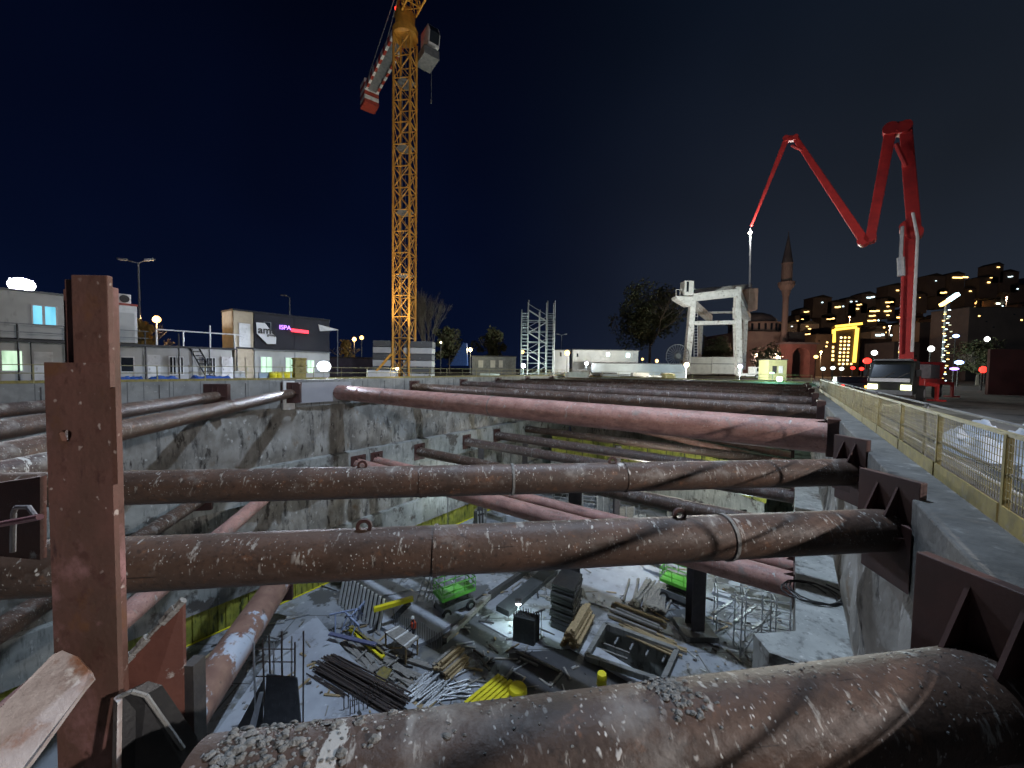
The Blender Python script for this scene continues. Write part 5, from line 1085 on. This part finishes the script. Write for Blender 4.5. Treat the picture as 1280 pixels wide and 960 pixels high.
# pale cast slab with the big rebar cage
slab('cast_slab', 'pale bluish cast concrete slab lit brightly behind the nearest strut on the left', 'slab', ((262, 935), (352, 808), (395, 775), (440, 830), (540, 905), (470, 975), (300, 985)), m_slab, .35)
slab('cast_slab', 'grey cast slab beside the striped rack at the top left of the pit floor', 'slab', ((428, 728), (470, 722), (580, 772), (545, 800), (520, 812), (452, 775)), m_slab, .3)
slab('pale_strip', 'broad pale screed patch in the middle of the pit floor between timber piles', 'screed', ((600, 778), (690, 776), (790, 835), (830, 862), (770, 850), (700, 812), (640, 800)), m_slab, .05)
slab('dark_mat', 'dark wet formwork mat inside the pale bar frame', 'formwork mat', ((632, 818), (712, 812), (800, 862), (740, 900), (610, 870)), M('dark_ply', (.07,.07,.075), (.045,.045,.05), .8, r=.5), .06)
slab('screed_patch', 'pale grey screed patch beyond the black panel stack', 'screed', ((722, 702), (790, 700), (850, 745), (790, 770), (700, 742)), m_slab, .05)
# tall cage with dark sheets
A = fp(322, 918); t = T('rebar_cage', 'tall wall rebar cage wrapped in dark sheets standing on the pale slab', 'rebar cage', A)
xd = flat_dir(fp(322, 918), fp(366, 918)); yd_ = Z.cross(xd); s_ = (A-EYE).length/F
W = 42*21/F*1.25
for k in range(9):
    p = A + xd*(W*k/8)+yd_*random.uniform(-.2,.3); h = random.uniform(5.0, 5.6); g = MB(); g.tube(p+Z*.3, p+Z*h+xd*random.uniform(-.1,.1), .045, 6); g.build('bar', m_rebar if k % 3 else m_steel, t)
for z_ in (3.3, 4.1, 4.8): g = MB(); g.tube(A+Z*z_-yd_*.1, A+xd*W*.9+Z*z_-yd_*.1, .03, 5); g.build('tie_bar', m_rebar, t)
g = MB(); g.prism([A+xd*.5+Z*.3-yd_*.4, A+xd*(W+.3)+Z*.3-yd_*.4, A+xd*W*.95+Z*3.2-yd_*.1, A+xd*W*.25+Z*3.4-yd_*.1], yd_*.08); g.build('dark_sheet', M('dark_mesh_sheet', (.035,.038,.045), (.06,.062,.07), 3, r=.7, over=(dict(c=(.15,.16,.18), scale=6, lo=.6, hi=.7, st=(4,4,.5)),)), t)
g = MB(); g.prism([A-xd*1.2+Z*.05-yd_*.3, A+xd*.45+Z*.3-yd_*.3, A+xd*.3+Z*3.0], yd_*.08); g.build('dark_sheet', m_dark, t)
g = MB(); g.prism([A-xd*.3+Z*.05-yd_*.7, A+xd*.2+Z*.05-yd_*.9, A+xd*.5+Z*2.6-yd_*.3, A+xd*.25+Z*2.5-yd_*.2], yd_*.05); g.build('pale_board', m_slab, t)
long_pile('rebar_bundle', 'long bundle of black reinforcing bars lying on the pale slab', 'rebar bundle', (408, 832, .35), (500, 885, .35), 46, .045, m_rebar, 1.5, .55, 'bar', spread=.03, jit=.5)
long_pile('rebar_bundle', 'few loose black bars beside the long bundle on the slab', 'rebar bundle', (392, 842, .35), (432, 866, .35), 5, .03, m_rebar, .6, .05, 'bar', jit=.5)
# starter bar rows
def starters(label, pts_, n_, h, m=m_rebar, rows=1):
    P = [fp(*q) for q in pts_]; t = T('starter_bars', label, 'starter bars', (P[0]+P[1])/2)
    for k in range(n_):
        p = P[0].lerp(P[1], k/(n_-1))
        for j in range(rows):
            q = p + (P[2]-P[1])*(j/max(1, rows-1)) if rows > 1 else p
            g = MB(); g.tube(q, q+Z*h*random.uniform(.92, 1.08), .03, 5); g.build('bar', m, t)
    return t
starters('row of thin starter bars beside the worker and the trestle table', ((492, 785), (552, 817), (560, 810)), 22, 1.4, m_grey)
starters('short double row of starter bars near the end of the black bar bundle', ((430, 895), (472, 878), (480, 884)), 9, 1.3, m_rebar, 2)
starters('dense block of dark starter bars left of the dark stacked panels', ((642, 800), (668, 806), (676, 800)), 9, 2.1, m_rebar, 4)
g = MB(); P = [fp(*q) for q in ((641, 801), (667, 808), (674, 800), (650, 793))]; g.prism([P[0], P[1], P[2], P[3]], Z*1.85); tag(g.build('box_form', M('black_mesh_panel', (.03,.035,.035), (.05,.055,.055), 6, r=.7)), 'dark box form holding the block of starter bars', 'formwork box')
# black stacked panels
P = [fp(*q) for q in ((688, 784), (716, 796), (727, 770), (702, 760))]
t = T('panel_stack', 'tall stack of black formwork panels in the middle of the pit floor', 'panel stack', (P[0]+P[2])/2)
for k in range(12):
    o_ = V((random.uniform(-.12,.12), random.uniform(-.12,.12), .03+k*.29)); g = MB(); g.prism([p+o_ for p in P], Z*.22); g.build('panel', m_black if k % 3 else m_dark, t, bevel=.02)
# king posts
def king(label, px, py, ztop, w_, mat=m_dark):
    p = fp(px, py); t = T('king_post', label, 'steel column', p, 'steel columns rising from the pit floor')
    for s_ in (-1, 1): g = MB(); g.box(p+yd_*s_*w_/2+Z*((ztop-FL)/2), (w_, .04, ztop-FL), (xd, yd_, Z)); g.build('flange', mat, t)
    g = MB(); g.box(p+Z*((ztop-FL)/2), (.04, w_-.04, ztop-FL), (xd, yd_, Z)); g.build('web', mat, t)
    g = MB(); g.box(p+Z*.2, (w_*2.4, w_*2.4, .4), (xd, yd_, Z)); g.build('footing', m_conc, t)
m_king = M('king_steel', (.07,.06,.065), (.045,.04,.045), 2, r=.6)
king('dark steel column rising right of the sump shaft to the big pinkish strut', 868, 790, -8.4, 1.0, m_king)
king('dark steel column behind the black panel stack', 716, 750, -8.4, .95, m_king)
king('dark steel column at the left below the lowest patched strut', 262, 770, -8.4, .6, m_king) if 0 else None
king('slim steel column far back left of the middle', 600, 652, -8.4, .7, m_king)
king('slim steel column far back at the centre', 655, 640, -8.4, .7, m_king)
king('slim steel column far back right of the centre', 770, 650, -8.4, .7, m_king)
# racks, timber and formwork
A, B_ = fp(425, 756), fp(474, 790); x = flat_dir(A, B_); y = Z.cross(x)
t = T('wall_form', 'striped steel wall formwork panel with white ribs standing on edge', 'formwork', (A+B_)/2)
g = MB(); g.prism([A+Z*.1, B_+Z*.1, B_+y*.5+Z*2.2, A+y*.5+Z*2.2], y*.1); g.build('face_sheet', m_black, t)
for k in range(12): p = A.lerp(B_, k/11); g = MB(); g.bar(p+Z*.05-y*.08, p+y*.42+Z*2.35, .14, .16, x); g.build('rib', m_white, t)
# scissor lifts
def lift(label, px, py, zp, ang, L_=3.0, W_=1.6, group='green scissor lifts in the pit'):
    p = fp(px, py); x = V((math.cos(ang), math.sin(ang), 0)); y = Z.cross(x); t = T('scissor_lift', label, 'scissor lift', p, group)
    g = MB(); g.box(p+Z*.65, (L_*.95, W_*.9, .55), (x, y, Z)); g.build('base', m_grey, t, bevel=.04)
    for i in (-1,1):
        for j in (-1,1): wheel(p+x*i*L_*.36+y*j*W_*.45+Z*.38, y, .38, .25, t)
    for k in range(3):
        z0 = .95+(zp-.95)*k/3; z1 = .95+(zp-.95)*(k+1)/3
        for s_ in (-.4, .4): g = MB(); g.bar(p+x*-L_*.35+y*s_+Z*z0, p+x*L_*.35+y*s_+Z*z1, .1); g.bar(p+x*L_*.35+y*s_+Z*z0, p-x*L_*.35+y*s_+Z*z1, .1); g.build('scissor_arm', m_dark, t)
    g = MB(); g.box(p+Z*(zp+.1), (L_, W_, .28), (x, y, Z)); g.build('platform', m_green, t, bevel=.02)
    cs_ = [(-1,-1),(1,-1),(1,1),(-1,1)]
    for (a, b), (c, d) in zip(cs_, cs_[1:]+cs_[:1]):
        q0, q1 = p+x*a*L_/2+y*b*W_/2+Z*zp, p+x*c*L_/2+y*d*W_/2+Z*zp
        for h in (.65, 1.15): g = MB(); g.bar(q0+Z*h, q1+Z*h, .06); g.build('guard_rail', m_green, t)
        for k in range(4): g = MB(); q = q0.lerp(q1, k/3); g.bar(q, q+Z*1.17, .05); g.build('rail_post', m_green, t) if k < 3 else None
    return t
lift('green scissor lift parked left of the long diagonal beam', 568, 762, 1.5, math.atan2(.75, 1.0))
lift('green scissor lift half hidden behind the big pinkish strut on the right', 850, 752, 1.6, math.atan2(-.9, 1.0))
# trestle table
A, B_, C_, D_ = fp(480, 791, 1.2), fp(508, 812, 1.2), fp(524, 798, 1.2), fp(497, 783, 1.2)
t = T('work_table', 'plank trestle table with brown legs near the row of thin starter bars', 'table', (A+C_)/2-Z*1.2)
g = MB(); g.prism([A, B_, C_, D_], Z*.08); g.build('tabletop', m_woodg, t)
for k in (.1, .5, .9): g = MB(); g.bar(A.lerp(B_, k)+Z*.1, D_.lerp(C_, k)+Z*.1, .14, .06); g.build('batten', m_white, t)
for q in (A, B_, C_, D_): c_ = q.lerp((A+C_)/2, .1); g = MB(); g.bar(c_-Z*1.18, c_, .1); g.build('leg', m_wood, t)
g = MB(); g.bar(A.lerp(C_,.1)-Z*1.1, B_.lerp(A,.2)-Z*.1, .08); g.build('brace', m_wood, t)
# timber piles
WM = [m_wood, m_woodg, m_wood]
long_pile('timber_pile', 'bundle of short pale timbers just below the long diagonal beam', 'timber pile', (551, 846), (576, 824), 26, .09, m_wood, 1.5, .9, 'timber', cyl=False, jit=.2, mats=WM)
long_pile('timber_pile', 'upright block of yellowish squared timbers right of the black panels', 'timber pile', (713, 812), (733, 776), 34, .09, m_wood, 1.3, 1.5, 'timber', cyl=False, jit=.15)
long_pile('timber_pile', 'long stack of brown planks above the sump shaft', 'timber pile', (768, 768), (828, 792), 26, .1, m_wood, 1.5, .9, 'timber', cyl=False, jit=.3, mats=[m_wood, m_woodg])
long_pile('timber_pile', 'splayed pale yellowish boards between the plank stack and the sump', 'timber pile', (782, 787), (848, 813), 12, .07, m_wood, 1.6, .2, 'timber', cyl=False, jit=.6, spread=.15)
long_pile('timber_pile', 'fan of grey round poles left part, behind the plank stack', 'timber pile', (792, 762), (806, 730), 20, .1, m_woodg, 2.0, .5, 'pole', jit=.4, spread=.18, group='fans of grey poles')
long_pile('timber_pile', 'fan of grey round poles right part, near the green lift', 'timber pile', (818, 765), (828, 733), 20, .1, m_woodg, 1.8, .5, 'pole', jit=.4, spread=.16, group='fans of grey poles')
long_pile('pipe_pile', 'pile of silver steel tubes left of the yellow beams', 'pipe pile', (512, 882), (545, 855), 22, .07, m_steel, 1.9, .3, 'tube', jit=.5, spread=.15)
long_pile('tube_frames', 'tangle of silver trestle frames between the timber bundle and the yellow beams', 'trestle frames', (548, 872), (595, 858), 14, .045, m_steel, 1.6, .3, 'tube', jit=.5, spread=.5)
long_pile('timber_pile', 'loose grey boards scattered above the black bar bundle', 'timber pile', (452, 832), (505, 862), 16, .09, m_woodg, 3.2, .15, 'board', cyl=False, jit=1.2, spread=.25)
long_pile('timber_pile', 'grey planks lying by the yellow plank and the bar bundle', 'timber pile', (440, 805), (476, 835), 12, .1, m_woodg, 2.0, .2, 'board', cyl=False, jit=.8, spread=.2, mats=[m_woodg, m_steel])
long_pile('timber_pile', 'pale timbers poking out above the nearest strut left of silver tubes', 'timber pile', (508, 890), (540, 905), 8, .09, m_wood, 1.2, .2, 'timber', cyl=False, jit=.3)
# yellow beams
A, B_ = fp(585, 892), fp(628, 855); x = flat_dir(A, B_); y = Z.cross(x)
t = T('yellow_beams', 'bundle of bright yellow formwork beams behind the nearest strut', 'beam bundle', (A+B_)/2)
for r_ in range(2):
    for k in range(6): g = MB(); o_ = y*(.35-.28*k-.1*r_)+Z*(.15+.26*r_); g.bar(A+o_, B_+o_+x*random.uniform(-.2,.2), .22, .2); g.build('beam', m_ybri, t)
t = T('yellow_beams', 'two yellow planks lying on the grey boards near the trestle table', 'beam bundle', fp(460, 800))
for o_ in (0, .35): g = MB(); g.bar(fp(438, 783+o_*10, .5), fp(479, 818+o_*10, .5), .28, .12); g.build('plank', m_ybri if o_ else m_yel, t)
g = MB(); g.bar(fp(467, 762, 1.9), fp(516, 748, 1.9), .34, .3); tag(g.build('yellow_beam', m_ybri), 'single bright yellow beam propped above the striped formwork panel', 'beam')
g = MB(); g.bar(fp(490, 775, 0), fp(510, 755, 1.6), .5, .4); tag(g.build('beam_prop', m_dark), 'dark raking prop holding up the single yellow beam', 'prop')
g = MB(); P = [fp(*q, .25) for q in ((464, 853), (478, 834), (490, 838), (478, 860))]; g.prism(P, Z*.1); tag(g.build('yellow_sheet', m_yel), 'yellow sheet lying flat among the grey boards', 'sheet')
for k, (x_, y_, r_) in enumerate(((647, 876, .55), (752, 858, .3))):
    p = fp(x_, y_); g = MB(); g.lathe(p, [(r_*.8,0),(r_,.1),(r_,.75),(r_*.9,.85)], 16); tag(g.build('yellow_tub', m_ybri, smooth=True), ('larger round yellow tub behind the nearest strut', 'small round yellow tub below the sump shaft')[k], 'tub')
# long diagonal beam and a painted shadow band
def bar_thing(name, label, cat, a, b, w_, h_, mat, za=0, zb=0):
    g = MB(); g.bar(fp(*a, za), fp(*b, zb), w_, h_); return tag(g.build(name, mat, bevel=.02), label, cat)
bar_thing('long_beam', 'long pale diagonal beam running from the table past the green lift', 'beam', (556, 800), (612, 745), .35, .35, m_woodg, .3, .3)
bar_thing('long_beam', 'long dark rail continuing the pale diagonal beam up right', 'beam', (612, 745), (668, 706), .4, .5, m_dark, .3, .3)
bar_thing('shadow_band', 'wide painted shadow band parallel to the dark rail', 'painted shadow', (628, 764), (690, 712), 1.3, .45, M('shadow_band_dark', (.06,.065,.07), (.04,.045,.05), 1, r=.5), .25, .25)  # dark strip stands in for a shadow band on the floor
bar_thing('loose_bar', 'pale bar lying on the grey cast slab', 'bar', (478, 745), (513, 737), .1, .1, m_steel, .4, .4)
t = T('bar_frame', 'right angled frame of pale bars lying on the dark mat', 'frame', fp(680, 828))
for a, b in (((645, 814), (703, 840)), ((703, 840), (688, 858)), ((650, 822), (672, 832)), ((632, 848), (640, 838))): g = MB(); g.bar(fp(*a, .15), fp(*b, .15), .14, .12); g.build('bar', m_woodg, t)
for k, (a, b) in enumerate((((592, 812), (604, 820)), ((604, 832), (616, 822)), ((612, 806), (622, 816)), ((600, 822), (612, 838)), ((640, 860), (632, 872)))):
    g = MB(); g.bar(fp(*a, .1), fp(*b, .1), .12, .1); tag(g.build('angle_bar', m_rebar), 'short dark angle iron scattered on the pale screed by the timber bundle', 'bar', 'short angle irons on the screed')
# trestle frames
for k, (x_, y_) in enumerate(((432, 786), (448, 782), (440, 796))):
    p = fp(x_, y_); x = V((math.cos(.4+k), math.sin(.4+k), 0)); t = T('trestle', ('left of the bluish steel trestles below the striped panel', 'right of the bluish steel trestles below the striped panel', 'front of the bluish steel trestles below the striped panel')[k], 'trestle', p, 'bluish steel trestles'); mm = M('bluish_steel', (.35,.42,.6), (.28,.34,.5), 3, r=.5)
    for s_ in (-.7, .7):
        g = MB(); y = Z.cross(x)
        g.tube(p+x*s_-y*.6, p+x*s_+Z*1.3, .05, 5); g.tube(p+x*s_+y*.6, p+x*s_+Z*1.3, .05, 5); g.tube(p+x*s_-y*.35+Z*.5, p+x*s_+y*.35+Z*.5, .04, 5); g.build('leg_frame', mm, t)
    g = MB(); g.bar(p-x*1.1+Z*1.35, p+x*1.1+Z*1.35, .1); g.build('top_bar', mm, t)
g = MB(); g.bar(fp(412, 792, .8), fp(470, 806, .8), .3, .12); tag(g.build('blue_plank', M('blue_grey_plank', (.14,.15,.26), (.1,.11,.2), 3, r=.7)), 'blue grey plank lying across the steel trestles', 'plank')
# ladders by the lift
for k, (x0, x1) in enumerate(((523, 534), (536, 543))):
    t = T('ladder', ('thin pale pole ladder leaning left of the green lift, farther', 'thin pale pole ladder leaning right beside the green lift')[k], 'ladder', fp(x0, 757), 'ladders by the green lift'); a, b = fp(x0, 757), fp(x1, 757)+V((.8, 1.0, 5.2))
    for o_ in (-.25, .25): g = MB(); g.tube(a+V((o_,0,0)), b+V((o_,0,0)), .05, 6); g.build('stile', m_steel, t)
    for j in range(1, 14): p = a.lerp(b, j/14); g = MB(); g.tube(p-V((.25,0,0)), p+V((.25,0,0)), .03, 5); g.build('rung', m_steel, t)
# scaffolding on the right
def scaff(label, px, py, nx, nz_, ang, L_=2.0, H_=1.0, group='steel scaffold frames on the pit floor'):
    p = fp(px, py); x = V((math.cos(ang), math.sin(ang), 0)); y = Z.cross(x); t = T('scaffold', label, 'scaffold', p, group)
    for i in range(nx+1):
        for j in (0, 1): g = MB(); q = p+x*i*L_+y*j*1.3; g.tube(q, q+Z*(nz_*H_+.4), .05, 5); g.build('standard', m_steel, t)
    for k in range(1, nz_+1):
        for j in (0, 1): g = MB(); g.tube(p+y*j*1.3+Z*k*H_, p+x*nx*L_+y*j*1.3+Z*k*H_, .04, 5); g.build('ledger', m_steel, t)
        for i in range(nx+1): g = MB(); g.tube(p+x*i*L_+Z*k*H_, p+x*i*L_+y*1.3+Z*k*H_, .04, 5); g.build('transom', m_steel, t)
    for i in range(nx): g = MB(); g.tube(p+x*i*L_, p+x*(i+1)*L_+Z*nz_*H_, .035, 5); g.build('brace', m_steel, t)
    return t
scaff('scaffold frame under the big pinkish strut near the right ledge', 895, 792, 4, 3, -.35, 1.9, 1.1)
scaff('low scaffold frame in the dark between the sump and the right ledge', 925, 822, 3, 3, -.2, 1.8, 1.2)
scaff('scaffold frame far back below the middle of the third strut', 540, 650, 3, 4, .3)
scaff('small scaffold far back right seen between the two spotted struts', 875, 640, 3, 4, -.5)
scaff('scaffold far back left of the small one between the spotted struts', 690, 642, 3, 4, -.3)
for k, (a, b) in enumerate((((915, 752), (890, 768)), ((945, 757), (918, 778)), ((975, 765), (940, 786)))):
    g = MB(); g.bar(fp(*a, 2.0), fp(*b, 2.0), .18, .15); tag(g.build('steel_waler', m_steel), 'pale steel waler lying over the scaffold near the right ledge', 'beam', 'steel walers over the scaffold')
for k, (x0, y0) in enumerate(((808, 698), (806, 708), (892, 738), (895, 748))):
    P = [fp(x0, y0), fp(x0+22, y0+8), fp(x0+20, y0+13), fp(x0-2, y0+5)]; g = MB(); g.prism(P, Z*.3); tag(g.build('panel', m_slab), ('bluish panel beside the pole fans, farther one', 'bluish panel beside the pole fans, nearer one', 'bluish panel right of the dark column, farther one', 'bluish panel right of the dark column, nearer one')[k], 'panel')
# far floor: wall forms and pale blocks between the struts
rnd = random.Random(11)
for k in range(26):
    x_, y_ = rnd.uniform(560, 985), rnd.uniform(606, 672); p = fp(x_, y_); h = rnd.uniform(.5, 2.6); w_ = rnd.uniform(.8, 3.2); a_ = rnd.uniform(-.3, .6); x = V((math.cos(a_), math.sin(a_), 0)); y = Z.cross(x)
    t = T('formwork_unit', 'upright formwork unit with ribs in the dim far part of the pit floor', 'formwork', p, 'formwork units in the far pit'); mm = (m_grey, m_slab, m_dark, m_cabin, m_steel, m_woodg)[k % 6]
    g = MB(); g.box(p+Z*h/2, (w_, .3+rnd.random()*.8, h), (x, y, Z)); g.build('panel', mm, t)
    for j in range(3): g = MB(); g.bar(p+x*(w_*(j/2-.5)*.9)-y*.6, p+x*(w_*(j/2-.5)*.9)-y*.45+Z*(h+.3), .1); g.build('rib', m_steel, t)
# debris (small off-cuts everywhere)
g = MB(); rnd = random.Random(3)
for k in range(650):
    x_, y_ = rnd.uniform(260, 990), rnd.uniform(690, 900); p = fp(x_, y_, .02)
    d_, u_ = du(p)
    if not (LW+1 < d_ < 0): continue
    if du(SD)[1]-1 < u_ < du(SB)[1]+1 and 700 < x_ < 860 and 775 < y_ < 860: continue
    a_ = rnd.uniform(0, 3.14); x = V((math.cos(a_), math.sin(a_), rnd.uniform(-.05,.05))).normalized(); y = Z.cross(x).normalized(); zz_ = .36 if (y_ > 800 and x_ < 500) else .05
    g.cur = rnd.choice((0, 0, 1, 2, 3)); g.box(p+Z*zz_, (rnd.choice((.15, .3, .6, 1.3, 2.0))*rnd.uniform(.5, 1), rnd.uniform(.05, .16), rnd.uniform(.03, .1)), (x, y, x.cross(y)))
o = g.build('debris', [m_woodg, m_steel, m_dark, m_wood], base=False); tag(o, 'scattered off cuts and rubble over the pit floor', 'debris', kind='stuff')
# concrete heap at the left bottom below the post
# ================================================================ people
def person(label, p, face, cloth, pose='stand', vest=None, helmet=m_white, group=None):
    """one skin-modifier body; p = point between the feet; face = direction looked at"""
    f = V((face[0], face[1], 0)).normalized(); s = V((-f.y, f.x, 0)); t = T('person', label, 'person', p, group)
    lean = .35 if pose == 'bend' else .06
    hip = Z*.92; chest = Z*(1.36-lean*.25)+f*lean*.5; neck = Z*(1.48-lean*.35)+f*lean*.75; head = Z*(1.66-lean*.45)+f*(lean*.95+.02)
    vs = [hip, Z*1.12+f*lean*.25, chest, neck, head, head+Z*.1]; rs = [.14, .13, .155, .058, .1, .075]; ed = [(0,1),(1,2),(2,3),(3,4),(4,5)]
    def add(par, pt, r): vs.append(pt); rs.append(r); ed.append((par, len(vs)-1)); return len(vs)-1
    for k in (-1, 1):
        st = .1*k if pose != 'walk' else .1*k
        a = add(0, hip-Z*.06+s*.1*k, .1); kn = add(a, Z*.5+s*.11*k+f*(.04+(.12*k if pose == 'walk' else 0)), .068); an = add(kn, Z*.09+s*.12*k+f*(.18*k if pose == 'walk' else 0), .045); add(an, Z*.035+s*.13*k+f*(.17+(.18*k if pose == 'walk' else 0)), .035)
        sh = add(2, chest+s*.19*k+Z*.03, .062); bend_ = .25 if pose == 'bend' else .08
        el = add(sh, chest+s*.25*k-Z*.27+f*bend_, .045); wr = add(el, chest+s*.2*k-Z*(.42)+f*(bend_+.2), .03); pm = add(wr, vs[wr]+f*.07-Z*.04, .028)
        for q in range(4): add(pm, vs[pm]+f*(.07+.01*(q in (1,2)))-Z*.03+s*(.02*(q-1.5)), .009)
        add(wr, vs[wr]+f*.06-s*.045*k, .01)
    me = bpy.data.meshes.new('body'); me.from_pydata([v for v in vs], ed, []); o = bpy.data.objects.new('body', me); COL.objects.link(o); o.parent = t; me.materials.append(cloth)
    md = o.modifiers.new('skin', 'SKIN'); me.skin_vertices.new() if not me.skin_vertices else None
    for i, r_ in enumerate(rs): me.skin_vertices[0].data[i].radius = (r_, r_); 
    me.skin_vertices[0].data[0].use_root = True
    ms = o.modifiers.new('sub', 'SUBSURF'); ms.levels = 1; ms.render_levels = 1
    g = MB(); hw_ = p+head; g.lathe(hw_-Z*.09, [(.06,0),(.088,.05),(.095,.11),(.085,.16),(.04,.2)], 12); g.box(hw_+f*.1-Z*.0, (.03,.03,.04), (f, s, Z)); g.build('face', m_skin, t, smooth=True)
    if helmet: g = MB(); g.lathe(hw_+Z*.04, [(.14,0),(.125,.02),(.12,.08),(.08,.13),(.02,.15)], 14); g.build('helmet', helmet, t, smooth=True)
    if vest: g = MB(); g.prism([p+hip+f*q+s*w_ for q, w_ in ((.17,-.17),(.17,.17),(-.16,.19),(-.16,-.19))], (chest-hip)*1.12); g.build('vest', vest, t, bevel=.04)
    return t
person('worker in a red orange vest standing beside the row of starter bars', fp(517, 800), (-1, -.6), m_cloth, 'stand', m_vest)
person('worker in pale jacket leaning at the railing right of the crane ballast', D(LW-1.6, ux(527, LW-1.6), .02), (1, -.3), m_white, 'bend', None, m_white, 'two workers at the railing')
person('worker in dark clothes and yellow helmet at the railing by the ballast', D(LW-1.5, ux(533, LW-1.5), .02), (1, -.3), m_cloth, 'bend', None, m_ybri, 'two workers at the railing')
person('worker walking in the dim far part of the pit floor in dark clothes', fp(742, 715), (-.5, -1), m_cloth, 'walk', None, m_ybri) if 0 else None
# ================================================================ main floodlights
def flood_mast(label, base, top, power, col, aim=None, size=.35, group='floodlight masts', spot=150, lens=(.6,.4), blend=.6):
    t = T('floodlight_mast', label, 'floodlight', base, group)
    g = MB(); g.tube(base, top, .09, 8, .06); g.build('pole', m_steel, t)
    g = MB(); g.box(base+Z*.1, (.6,.6,.2)); g.build('foot', m_conc, t)
    a = ((V(aim) if aim is not None else EYE)-top); a.z = 0 if aim is None else a.z; a.normalize(); s = a.cross(Z).normalized(); up = s.cross(a)
    g = MB(); g.box(top-a*.16, (.22,lens[0]*.86,lens[1]*.8), (a, s, up)); g.build('housing', m_dark, t)
    g = MB(); g.lathe(V((0,0,0)), [(.3,0),(.5,.005)], 20); sx, sy = lens; g.v = [top-a*.04+s*(v.x*sx)+up*(v.y*sy)+a*v.z for v in g.v]; g.build('lens', e_flood, t)
    l = lamp('lamp', t, top+a*.12, power, col, size, aim=aim, spot=(spot if aim is not None else None))
    if aim is not None: l.data.spot_blend = blend
    return t
p = V((17, -7, 7.5)); flood_mast('tall floodlight mast out of view behind the fence to the right', V((17,-7,-.1)), p, 16000, (1, .93, .9), aim=D(-12, 16, -3), spot=118, blend=.35, size=.25)
p = aty(405, 458, 38.2); flood_mast('low glaring floodlight behind the left railing under the dark cabin', V((p.x,p.y,0)), p, 9000, (.75,.83,1), aim=V((0,4,1.0)), spot=168, blend=.15, lens=(1.25,1.05))
p = aty(27, 356, 25.5); flood_mast('glaring floodlight high over the white cabins at the left edge', V((p.x,p.y,0)), p, 5500, (.9,.92,1), lens=(1.2,.9))
work_light('warm yellowish work light at the left foot of the gantry', 858, 456, 70, 24000, (1,.95,.8), e_warm, .3)
work_light('added cool fill light between the gantry legs and the yellow hut', 925, 458, 69, 16000, (.8,.95,1), e_flood, .25)  # unseen lamp added to brighten the gantry front

wl = work_light('added warm fill light behind the railing at the crane foot', 497, 461, 41.5, 100, (1,.85,.62), e_warm, .14)  # added lamp, with its uplight, to brighten the crane mast
lamp('added_uplight', wl, wl.location+V((0,0,1.9)), 7000, (1,.85,.62), .2, spot=60, aim=V((CX, CY, 24)))
gl_ = T('work_light', 'added green fill light on a short boom over the tinted strip on the far pit edge', 'work light', D(-2.5, FW+.4, .15), 'work lights around the pit')  # extra lamp added over the pit to light the green strip
g = MB(); g.tube(D(-2.5, FW+.4, .15), D(-2.5, FW+.4, 1.5), .04, 6); g.tube(D(-2.5, FW+.4, 1.5), D(-2.5, FW-1.6, 1.5), .04, 6); g.build('stand', m_grey, gl_)
g = MB(); g.box(D(-2.5, FW-1.7, 1.45), (.5,.3,.2), (N, U, Z)); g.build('lens', e_green, gl_); lamp('lamp', gl_, D(-2.5, FW-1.7, 1.1), 420, (.3,1,.65), .15)
def pit_light(label, px, py, Y, power, col):
    p = aty(px, py, Y); t = T('work_light', label, 'work light', V((p.x, p.y, FL)), 'work lights down in the pit')
    g = MB(); g.tube(V((p.x, p.y, FL)), p, .05, 6); g.build('stand', m_grey, t)
    g = MB(); g.box(p+V((0,.1,0)), (.5, .15, .35)); g.build('housing', m_dark, t); g = MB(); g.box(p-V((0,0,.19)), (.42, .25, .02)); g.build('lens', e_flood, t)
    lamp('lamp', t, p-V((0,0,.45)), power, col, .2)
pit_light('added fill light on a tall stand in front of the curved yellow wall', 800, 594, 43, 2600, (1,1,.9))  # unseen lamp added to brighten the yellow basin wall
pit_light('work light on the pit floor near the rail and painted shadow band', 648, 752, 29.5, 260, (.75,1,.95))
pit_light('added fill light at the far left part of the pit floor', 560, 600, 44, 700, (.8,.95,1))  # added for general light in the far left of the pit
pit_light('added fill light in the far right part of the pit floor by the scaffold', 930, 640, 34, 900, (.8,1,1))  # general light for the far right, an added source

cy = sc.cycles; cy.max_bounces = 6; cy.diffuse_bounces = 3; cy.glossy_bounces = 3; cy.transmission_bounces = 2; cy.sample_clamp_indirect = 3; cy.use_adaptive_sampling = False; cy.denoising_prefilter = 'FAST'
